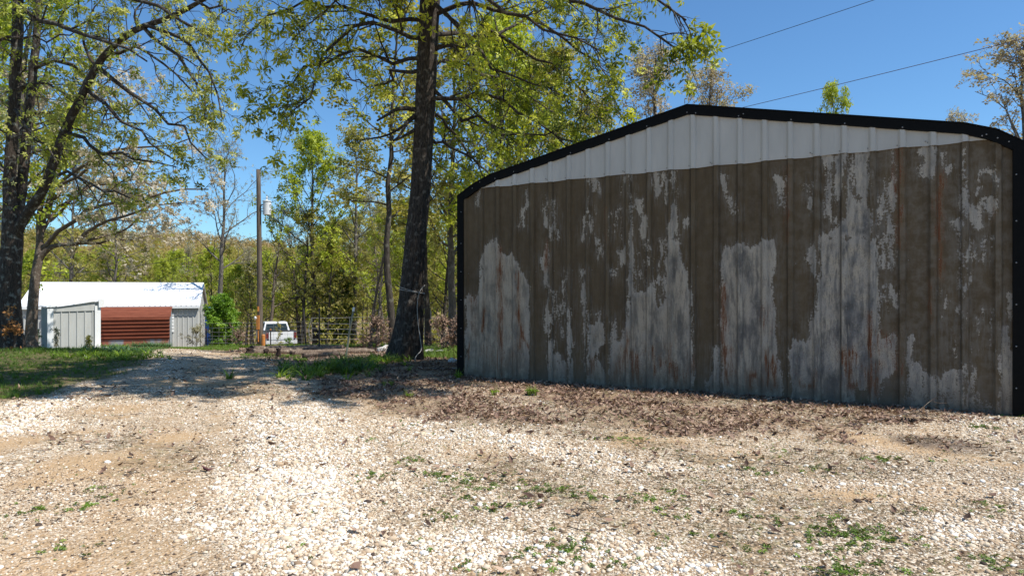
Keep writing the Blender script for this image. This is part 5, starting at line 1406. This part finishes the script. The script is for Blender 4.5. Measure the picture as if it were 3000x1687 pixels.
# dry brown brush near the trunk
for i, (px, Z, h_, sp_, lb_) in enumerate(((1100,21,1.0,.6,'dry brown leaved brush left of the big trunk'), (1180,24,1.2,.6,'dry brush half hidden behind the big trunk'), (1300,20,.95,.6,'dry brown leaved brush between the big trunk and the shed'), (1345,17.5,.8,.5,'low dry brush at the shed corner'), (700,37.5,.6,.9,'low tangle of dry twigs left of the utility pole'))):
    wd, fo = make_tree(90+i, h_, sp_, .02, None, None, .055, 1, nl=22, rt=.012, lift=.8, up=.0, nb=5, twig=3)
    x = (px-1500)*Z/F
    tree_parts('dry_brush', (x, Z, gz_(x, Z)), lb_, 'brush', wd, fo, M['bark_dark'], M['leaf_brown'], sub='stems', crown='dead_leaves')
# pale flowering shrub by the barn end, young leaves before the truck
for i, (px, Z, h_, sp_, lm, lb_) in enumerate(((575,41.5,1.0,.9,'leaf_grey','low grey green shrub at the foot of the barn end wall'), (815,38,1.6,.22,'leaf_olive','thin leafy sapling in front of the truck window'), (108,27.5,.8,.22,'iris','bluish green seedling against the left side of the outbuilding'), (845,40,.5,.25,'leaf_bush','small bright green plant under the truck bumper'), (165,27,.9,.05,'leaf_grey','thin bare weed stalk before the outbuilding'), (262,28.5,.55,.12,'leaf_olive','wispy weed by the right post of the outbuilding'))):
    wd, fo = make_tree(120+i, h_, sp_, .05, None, None, .07, 1 if sp_ < .3 else 3, nl=8 if sp_ < .3 else 14, rt=.012, lift=.9, up=.2, nb=4, twig=3)
    x = (px-1500)*Z/F
    tree_parts('shrub', (x, Z, gz_(x, Z)), lb_, 'shrub', wd, fo, M['bark_dark'], M[lm], sub='stems', crown='foliage')

# ---------------------------------------------------- far wooded hillside
r4 = np.random.default_rng(33)
n = 5200
Zs = 92+(470-92)*r4.random(n)**0.75; xs_ = (r4.random(n)*2-1)*Zs*0.9; xs_ = xs_-Zs*.12
hs = 8.5+4*r4.random(n); cr = 2.0+1.4*r4.random(n)
hues = np.clip(.45*sstep(200, 400, Zs)-.12+fbm(xs_/25, Zs/40, 7, 3)*1.0-.1+.45*(r4.random(n)-.5), 0, 1)
cards = MB(); m = 56
cen = np.stack([xs_, Zs, G(xs_, Zs)+hs*.62], -1)
dv = nrm(r4.normal(size=(n, m, 3)))*(r4.random((n, m, 1))**.45)*np.stack([cr, cr, hs*.42], -1)[:, None]
P_ = (cen[:, None]+dv).reshape(-1, 3)
sz_ = np.repeat(.30+Zs*.0013, m)*(.6+.8*r4.random(n*m))
scatter(cards, LF3[0][:, :], LF3[1], None, P_, rotmats(n*m, r=r4), sz_, rnd=np.clip(np.repeat(hues, m)+.25*(r4.random(n*m)-.5), 0, 1))
M['hill_leaf'] = leaf_mat('hillside_foliage', [(0, (0.14, 0.20, 0.02)), (0.3, (0.30, 0.34, 0.04)), (0.6, (0.38, 0.32, 0.07)), (1, (0.46, 0.33, 0.16))], .4)
tag(cards.build('hillside_wood', M['hill_leaf']), 'olive and brown wooded hillside filling the distance', 'woodland', kind='stuff')
# sparse undergrowth between the trunks
n = 16000; Zs = 44+60*r4.random(n); xs_ = (r4.random(n)*1.05-.92)*Zs*.9
ok = ~((xs_ < -13.5) & (Zs < 52)); Zs, xs_ = Zs[ok], xs_[ok]; n = len(Zs)
P_ = np.stack([xs_, Zs, G(xs_, Zs)+3.0*r4.random(n)**1.8], -1)
mb = MB(); scatter(mb, LF3[0], LF3[1], None, P_, rotmats(n, r=r4), .14+.14*r4.random(n), rnd=np.clip(fbm(xs_/3, Zs/3, 8, 2)+.3*(r4.random(n)-.5), 0, 1))
tag(mb.build('undergrowth', M['leaf_olive']), 'low olive undergrowth spread between the woodland trunks', 'undergrowth', kind='stuff')

# ================================================================== GROUND COVER
def wedge(n, y0, y1, r, pad=.6, k=.8):
    y = np.sqrt(y0*y0+(y1*y1-y0*y0)*r.random(n)); x = (r.random(n)*2-1)*(y*k+pad); return x, y
def inshed(x, y):
    s_ = (x-BX)*U[0]+(y-BY)*U[1]; d_ = (x-BX)*Bk[0]+(y-BY)*Bk[1]
    return (s_ > -.02) & (s_ < 7.2) & (d_ > -.02)
r5 = np.random.default_rng(50)
t = NT('gravel_stone')
c = t.ramp(t.attr('rnd'), [(0, (0.07, 0.05, 0.04)), (0.10, (0.24, 0.16, 0.10)), (0.3, (0.47, 0.345, 0.225)), (0.58, (0.60, 0.48, 0.345)), (0.83, (0.70, 0.62, 0.50)), (1, (0.84, 0.81, 0.75))])
t.bsdf(c, .85, spec=.2); M['stone'] = t.m
I1 = ico(1)
OCT = (np.array([(1,0,0),(0,1,0),(-1,0,0),(0,-1,0),(0,0,1.0)]), np.array([(0,1,4),(1,2,4),(2,3,4),(3,0,4)]))
mb = MB()
for (n, y0, y1, sz0, tm) in ((165000, 2.6, 5.2, .0052, I1), (150000, 5.0, 9.5, .0060, I1), (80000, 9.2, 17, .0085, OCT), (26000, 17, 33, .015, OCT)):
    x, y = wedge(n, y0, y1, r5); mk2 = masks(x, y)
    trk_ = np.exp(-(((x+2.2)+(y-5)*.45)/.32)**2)+np.exp(-(((x+.5)+(y-5)*.50)/.32)**2)
    pr = mk2['gravel']*(.42+.72*mk2['dens'])*(1-.80*mk2['bare'])*(1-.68*mk2['debris'])*(1-.30*sstep(-.8, .8, x)*(1-mk2['dens']))*(1-.62*np.clip(trk_, 0, 1)*(y > 2.9))*(1-.9*mk2['dark'])*(.45+.9*fbm(x*1.7, y*1.7, 91, 3)) + .12
    pr = pr*(1-mk2['lawn'])*(1-.55*mk2['litter'])
    ok = (r5.random(n) < pr) & ~inshed(x, y); x, y = x[ok], y[ok]; de = mk2['dens'][ok]; n_ = len(x)
    s_ = sz0*np.exp(r5.normal(size=n_)*.42)*(.85+.40*de)
    S = np.stack([s_*(1+.5*r5.random(n_)), s_*(.8+.3*r5.random(n_)), s_*(.5+.3*r5.random(n_))], -1)
    tl = np.stack([r5.normal(size=n_)*.25, r5.normal(size=n_)*.25, np.ones(n_)], -1)
    P_ = np.stack([x, y, G(x, y)+s_*.15], -1)
    col_ = np.clip(.37+.28*de+.27*r5.normal(size=n_)+.25*(fbm(x*.8, y*.8, 95, 3)-.5), 0, 1)
    V_, T_ = tm; V_ = V_*(1+.0) 
    scatter(mb, V_+r5.normal(size=V_.shape)*.10, None, T_, P_, rotmats(n_, tl, r5), S, rnd=col_)
x, y = wedge(900, 2.7, 5.5, r5); mk2 = masks(x, y); ok = r5.random(900) < .15+.85*mk2['dens']; x, y = x[ok], y[ok]; n_ = len(x)
s_ = .013+.010*r5.random(n_)**2
scatter(mb, ICO[0]*[1.2, .9, .6], None, ICO[1], np.stack([x, y, G(x, y)+.003], -1), rotmats(n_, np.stack([r5.normal(size=n_)*.2, r5.normal(size=n_)*.2, np.ones(n_)], -1), r5), s_, rnd=.6+.4*r5.random(n_))
tag(mb.build('gravel', M['stone'], smooth=True), 'loose cream and white gravel covering drive and yard', 'gravel', kind='stuff')

# dry leaves
LEAFQ = (np.array([(-1,0,.25),(-.2,.42,-.05),(1,.05,.35),(-.1,-.42,.12),(0,0,-.1)]), np.array([(0,4,2,1),(0,3,2,4)]))
mb = MB()
for n, y0, y1, base_, s0 in ((64000, 3, 12.5, .006, .033), (26000, 12, 26, .05, .034), (12000, 24, 46, .05, .05)):
    x, y = wedge(n, y0, y1, r5); mk2 = masks(x, y)
    pr = np.clip(mk2['litter']*1.0*sstep(.22, .5, fbm(x*2.2, y*2.2, 99, 3))+base_+.22*mk2['dark']+.10*mk2['debris'], 0, 1)*(1-.6*mk2['lawn'])
    d_ = -((x-BX)*Bk[0]+(y-BY)*Bk[1]); s_w = (x-BX)*U[0]+(y-BY)*U[1]
    pr = np.maximum(pr, .9*np.exp(-np.maximum(d_, 0)/.45)*(s_w > 0)*(s_w < 6.6))
    pr = pr*np.where(y < 5, .35, 1)
    ok = (r5.random(n) < pr) & ~inshed(x, y); x, y = x[ok], y[ok]; n_ = len(x)
    tl = np.stack([r5.normal(size=n_)*.45, r5.normal(size=n_)*.45, np.ones(n_)], -1)
    scatter(mb, LEAFQ[0], LEAFQ[1], None, np.stack([x, y, G(x, y)+.012+.01*r5.random(n_)], -1), rotmats(n_, tl, r5), s0*(.6+.9*r5.random(n_)), rnd=np.clip(.45+.27*r5.normal(size=n_), 0, 1))
tag(mb.build('leaf_litter', M['leaf_brown']), 'dry brown leaves drifted along the shed wall and over the yard', 'leaf litter', kind='stuff')

# twigs
n = 900; x, y = wedge(n, 3, 14, r5); ok = ~inshed(x, y); x, y = x[ok], y[ok]; n = len(x)
a = r5.random(n)*6.28; L = .05+.14*r5.random(n)**2
P_ = np.stack([np.stack([x+np.cos(a)*L*f_, y+np.sin(a)*L*f_, G(x, y)+.015+.012*np.sin(f_*3+a)], -1) for f_ in (0, .4, .75, 1)], 1); P_[:, 1:3] += r5.normal(size=(n, 2, 3))*.008
V, Q = tubes(P_, np.full((n, 4), .0025)*(.6+.8*r5.random((n, 1))), 3)
tag(MB().add(V, Q).build('twig_litter', M['bark_dark']), 'small dark twigs scattered over the gravel', 'twigs', kind='stuff')

# grass
def blade_tmpl(nb, seed, w=.035, bend=.5, segs=3, spread=.35):
    r = np.random.default_rng(seed); V, Q = [], []
    for i in range(nb):
        a = r.random()*6.28; d = np.array([math.cos(a), math.sin(a), 0]); s_ = np.array([-d[1], d[0], 0]); h_ = .6+.5*r.random(); b0 = d*spread*.35*r.random()+s_*.2*(r.random()-.5)
        bd = bend*(.5+r.random()); b = len(V)
        for j in range(segs+1):
            f_ = j/segs; c_ = b0+d*bd*f_*f_*h_+np.array([0, 0, h_*(f_-.35*bd*f_*f_)]); ww = w*(1-f_**1.6)+.002
            V += [c_+s_*ww, c_-s_*ww]
        Q += [(b+2*j, b+2*j+1, b+2*j+3, b+2*j+2) for j in range(segs)]
    return np.array(V), np.array(Q)
TUFT = blade_tmpl(7, 1, .035, .6, 2, .6)
mb = MB(); n = 70000
x = -32+32*r5.random(n); y = 8.5+27*r5.random(n)**1.2
mk2 = masks(x, y); cl = fbm(x*1.4, y*1.4, 120, 4)
ok = r5.random(n) < mk2['lawn']*(.25+.9*sstep(.3, .55, cl)); x, y, cl = x[ok], y[ok], cl[ok]; n_ = len(x)
scatter(mb, TUFT[0], TUFT[1], None, np.stack([x, y, G(x, y)-.005], -1), rotmats(n_, np.tile([0, 0, 1.0], (n_, 1))+r5.normal(size=(n_, 3))*.08, r5), (.05+.09*cl*r5.random(n_)+.03*(y > 15)), rnd=np.clip(.2+.75*(cl-.2)+.2*(r5.random(n_)-.5), 0, 1))
# grass verge by the logs and beyond
for (px0, px1, Z0, Z1, n, h_) in ((600, 880, 15.8, 17.6, 1500, .07), (500, 700, 28, 38, 3200, .10), (860, 900, 15, 16, 200, .07), (600, 1350, 36, 50, 7000, .22), (1080, 1180, 12.6, 14.2, 500, .08), (930, 1130, 12.0, 14.0, 350, .06), (1180, 1340, 14.5, 24, 1200, .16), (1210,1350,19,28,1500,.2)):
    Zq = Z0+(Z1-Z0)*r5.random(n); pxq = px0+(px1-px0)*r5.random(n); xq = (pxq-1500)*Zq/F; cl = fbm(xq*1.8, Zq*1.8, 130, 3)
    ok = (r5.random(n) < sstep(.38, .6, cl)+.08) & (masks(xq, Zq)['road'] < .5) & ~inshed(xq, Zq); xq, Zq, cl = xq[ok], Zq[ok], cl[ok]; n_ = len(xq)
    scatter(mb, TUFT[0], TUFT[1], None, np.stack([xq, Zq, G(xq, Zq)], -1), rotmats(n_, np.tile([0, 0, 1.0], (n_, 1))+r5.normal(size=(n_, 3))*.08, r5), h_*(.6+.7*r5.random(n_)), rnd=np.clip(.15+.8*cl+.2*(r5.random(n_)-.5), 0, 1))
tag(mb.build('grass', M['grass']), 'rough green grass on the left bank and along the drive', 'grass', kind='stuff')

# weeds between the stones: small rosettes
W3 = cl_leaf(6, .1, .20, .3)
patch = [(1340,1405,40),(1385,1425,30),(1330,1395,30),(1480,1412,36),(1550,1430,16),(1590,1440,16),(1635,1446,30),(1692,1442,26),(1745,1462,28),(1925,1463,46),(1285,1393,18),(1270,1400,14),(1115,1390,22),(1095,1400,14),(1370,1460,22),(1415,1490,16),(1500,1488,20),(1200,1352,20),(1230,1345,16),(1560,1478,12),(1620,1600,34),(1650,1615,30),(1690,1620,20),(1560,1640,12),(1800,1652,20),(1415,1670,14),(2370,1565,24),(2450,1548,40),(2490,1560,44),(2520,1580,36),(2560,1575,24),(2560,1570,18),(2420,1612,26),(2425,1635,16),(2450,1680,26),(2480,1672,20),(2940,1665,36),(2930,1640,20),(2665,1682,14),(1760,1288,16),(1800,1290,18),(1850,1287,20),(1890,1288,14),(1955,1320,14),(2180,1372,16),(2230,1388,14),(2385,1378,16),(2410,1380,18),(2585,1350,18),(2595,1345,14),(2240,1520,10),(2170,1515,12),(2900,1480,10),(2915,1500,12),(1260,1500,12),(1300,1520,10),(1950,1510,12),(1990,1500,10),(60,1500,16),(110,1500,18),(250,1490,14),(280,1485,10),(280,1440,10),(330,1450,10),(140,1610,14),(250,1600,12),(1165,1235,8),(1230,1240,8),(2280,1320,10),(2860,1250,20),(2900,1255,24),(2960,1215,24),(2925,1205,20),(2990,1220,24),(1900,1580,8),(2210,1610,10),(1090,1290,10),(1250,1590,8),(1320,1640,8),(2100,1570,10),(2700,1500,8),(2750,1350,8)]
mb = MB(); Ps, Ss = [], []
for px, py, n in patch:
    c_ = gp(px, py); sp_ = .035+.0016*n
    n2 = int(n*.62); q = c_[None, :2]+r5.normal(size=(n2, 2))*[sp_*1.25, sp_]; Ps.append(np.concatenate([q, G(q[:, 0], q[:, 1])[:, None]+.008], 1)); Ss.append(.012+.024*r5.random(n2))
x, y = wedge(3800, 3, 11, r5); cl = fbm(x*1.3, y*1.3, 140, 4); ok = (r5.random(3800) < .05+.5*sstep(.55, .68, cl)) & (x > -1.2) & ~inshed(x, y); x, y = x[ok], y[ok]
Ps.append(np.stack([x, y, G(x, y)+.005], -1)); Ss.append(.008+.016*r5.random(len(x)))
x, y = wedge(500, 3, 9, r5); ok = x < -.8; x, y = x[ok], y[ok]; Ps.append(np.stack([x, y, G(x, y)+.005], -1)); Ss.append(.008+.012*r5.random(len(x)))
P_ = np.concatenate(Ps); S_ = np.concatenate(Ss); n_ = len(P_)
scatter(mb, W3[0], W3[1], None, P_, rotmats(n_, np.tile([0, 0, 1.0], (n_, 1))+r5.normal(size=(n_, 3))*.35, r5), S_, rnd=np.clip(.5+.3*r5.normal(size=n_), 0, 1))
# thin dry and green stems among them
x, y = wedge(14000, 3, 12, r5); cl = fbm(x*.9, y*.9, 150, 4); ok = (r5.random(14000) < .04+.5*sstep(.45, .65, cl)*(x > -.6)) & ~inshed(x, y); x, y = x[ok], y[ok]; n_ = len(x)
TUF2 = blade_tmpl(4, 3, .03, 1.4, 2, 1.0)
scatter(mb, TUF2[0], TUF2[1], None, np.stack([x, y, G(x, y)], -1), rotmats(n_, np.tile([0, 0, 1.0], (n_, 1))+r5.normal(size=(n_, 3))*.2, r5), .018+.03*r5.random(n_), rnd=r5.random(n_))
tag(mb.build('weeds', M['weed']), 'small green weeds sprouting in patches through the gravel', 'weeds', kind='stuff')

# dead thatch: short dry stems and crumbs among the stones
M['thatch'] = leaf_mat('dry_thatch', [(0, (0.04, 0.028, 0.018)), (0.5, (0.13, 0.09, 0.05)), (0.8, (0.22, 0.19, 0.09)), (1, (0.42, 0.33, 0.20))], .1, .8)
x, y = wedge(120000, 2.7, 12.5, r5); mk2 = masks(x, y); cl = fbm(x*2.6, y*3.4, 160, 4)
pr = (mk2['debris']*.75+mk2['litter']*.35+.02)*sstep(.36, .58, cl)*(1-.8*mk2['bare'])*(1-.6*mk2['dens'])
ok = (r5.random(len(x)) < pr) & ~inshed(x, y); x, y = x[ok], y[ok]; n_ = len(x); mb = MB()
THA = blade_tmpl(5, 5, .06, 1.9, 2, 1.6)
scatter(mb, THA[0], THA[1], None, np.stack([x, y, G(x, y)+.001], -1), rotmats(n_, np.tile([0, 0, 1.0], (n_, 1))+r5.normal(size=(n_, 3))*.35, r5), .012+.02*r5.random(n_), rnd=r5.random(n_))
tag(mb.build('dry_thatch', M['thatch']), 'dry brown stems and crumbs matted between the stones', 'dead stems', kind='stuff')

# strap leaved plants
STRAP = blade_tmpl(12, 9, .045, 1.1, 5, .5)
def strap_bed(name, pts, n, h_, mat, label, sd):
    r = np.random.default_rng(sd); mb = MB(); P = []
    for px, py, w_ in pts:
        c_ = gp(px, py); m_ = max(2, int(n*w_)); q = c_[None, :2]+r.normal(size=(m_, 2))*[.28*w_+.1, .22*w_+.08]; P.append(q)
    P = np.concatenate(P); P3 = np.concatenate([P, G(P[:, 0], P[:, 1])[:, None]-.01], 1); o_ = P3.mean(0)
    scatter(mb, STRAP[0], STRAP[1], None, P3-o_, rotmats(len(P3), np.tile([0, 0, 1.0], (len(P3), 1))+r.normal(size=(len(P3), 3))*.12, r), h_*(.65+.6*r.random(len(P3))), rnd=np.clip(.5+.3*r.normal(size=len(P3)), 0, 1))
    tag(mb.build(name, mat, loc=o_), label, 'plants')
strap_bed('daylily_bed', [(930,1095,1.2),(955,1088,1.2),(985,1080,1.3),(1010,1078,1.3),(1040,1074,1.2),(1065,1068,1),(908,1104,.9),(1090,1060,.8),(1120,1054,.7),(1050,1090,.5)], 16, .23, M['lily'], 'clump of arching green daylily leaves left of the big trunk', 1)
strap_bed('daylily_bed', [(300,1043,1.2),(350,1044,1.2),(400,1046,1),(260,1041,.8),(330,1054,.8),(420,1052,.6),(220,1044,.5)], 14, .21, M['lily'], 'bright yellow green strap leaves in front of the small grey outbuilding', 2)
strap_bed('iris_bed', [(345,1031,1.3),(375,1033,1.3),(325,1028,.8),(310,1024,.8)], 14, .27, M['iris'], 'bluish green iris leaves behind the bright green strap leaves', 3)
def strap_row(name, px0, px1, Z, n, h_, mat, label, sd):
    r = np.random.default_rng(sd); px = px0+(px1-px0)*r.random(n); Zq = Z+r.normal(size=n)*.35; xq = (px-1500)*Zq/F; P3 = np.stack([xq, Zq, G(xq, Zq)], -1); o_ = P3.mean(0)
    mb = MB(); scatter(mb, STRAP[0], STRAP[1], None, P3-o_, rotmats(n, np.tile([0, 0, 1.0], (n, 1))+r.normal(size=(n, 3))*.1, r), h_*(.65+.6*r.random(n)), rnd=np.clip(.5+.3*r.normal(size=n), 0, 1))
    tag(mb.build(name, mat, loc=o_), label, 'plants')
strap_row('iris_bed', 385, 498, 41.2, 60, .42, M['iris'], 'row of iris leaves along the foot of the rust red sheets', 4)
strap_row('daylily_bed', 290, 370, 36, 45, .3, M['lily'], 'green leaves between the outbuilding and the rust red sheets', 5)
# single plants by the wall
for i, (px, py, n, h_, lb_) in enumerate(((1342,1108,4,.16,'young leafy weed just left of the shed corner'), (1137,1130,3,.13,'small bright weed below the big trunk'), (1557,1158,5,.17,'upright grass tuft in front of the shed wall'), (1450,1158,3,.12,'wispy green weed on the gravel near the shed wall'), (2925,1206,6,.13,'leafy green weed at the right end of the shed wall'), (1195,1165,3,.1,'small weed growing through the leaf litter'))):
    c_ = gp(px, py); mb = MB(); r = np.random.default_rng(200+i)
    q = np.concatenate([r.normal(size=(n, 2))*.025, np.zeros((n, 1))], 1)
    scatter(mb, TUFT[0], TUFT[1], None, q, rotmats(n, np.tile([0, 0, 1.0], (n, 1)), r), h_*(.8+.4*r.random(n)), rnd=.6+.4*r.random(n))
    scatter(mb, W3[0], W3[1], None, q+[0, 0, h_*.35], rotmats(n, np.tile([0, 0, 1.0], (n, 1)), r), h_*.45, rnd=.5+.4*r.random(n))
    tag(mb.build('weed_plant', M['lily'] if i != 2 else M['weed'], loc=c_), lb_, 'weed')
# fallen branch
q = [np.array(gp(x, y)) for x, y in ((2560,1240),(2640,1222),(2700,1212))]
mb = MB(); k1 = wall_px(2700, 1195)
def wp(s_, z_, d_=-.12): return np.array([BX+U[0]*s_+Bk[0]*d_, BY+U[1]*s_+Bk[1]*d_, z_])
s0 = wall_px(2690, 1200)[0]
A_ = smooth_path([q[0]+[0,0,.02], q[1]+[0,0,.03], q[2]+[0,0,.05], wp(s0+.08,.09,-.2), wp(s0+.16,.17,-.16), wp(s0+.26,.20,-.15)], 18)
mb.tube(A_, np.linspace(.007, .003, 18), 5)
mb.tube(smooth_path([wp(s0+.12,.12,-.18), wp(s0+.2,.10,-.24), wp(s0+.27,.12,-.26)], 6), .003, 4)
mb.tube(smooth_path([q[1]+[0,0,.03], q[1]+[.12,-.05,.06], q[1]+[.28,-.12,.02]], 6), .004, 4)
mb.tube(smooth_path([q[2]+[0,0,.05], q[2]+[.15,-.1,.05], q[2]+[.32,-.16,.02]], 6), .004, 4)
tag(mb.build('fallen_branch', M['bark_pale']), 'pale broken branch lying against the right part of the shed wall', 'branch')
# curled dark leaf on the gravel and dark clod near the wall
for i, (px, py, s_, lb_, nm) in enumerate(((607,1382,.045,'single curled maroon leaf on the bright gravel','fallen_leaf'), (2660,1238,.06,'black clump of wet leaves near the fallen branch','leaf_clump'), (2165,1344,.03,'small dark clod on the gravel below the shed wall','leaf_clump'))):
    c_ = gp(px, py); r = np.random.default_rng(300+i); n = 3 if i == 0 else 9; mb = MB()
    q = r.normal(size=(n, 3))*[s_, s_*.5, 0]*(.25 if i == 0 else .9)+[0, 0, s_*.3]
    scatter(mb, LEAFQ[0]*[1, .6, 1.5], LEAFQ[1], None, q, rotmats(n, np.tile([0, 0, 1.0], (n, 1))+r.normal(size=(n, 3))*.5, r), s_*(.7+.5*r.random(n)), rnd=np.full(n, .0 if i else .1))
    tag(mb.build(nm, plain('maroon_leaf', (.10,.03,.03), .7) if i == 0 else M['log_end'], loc=c_), lb_, 'leaf')
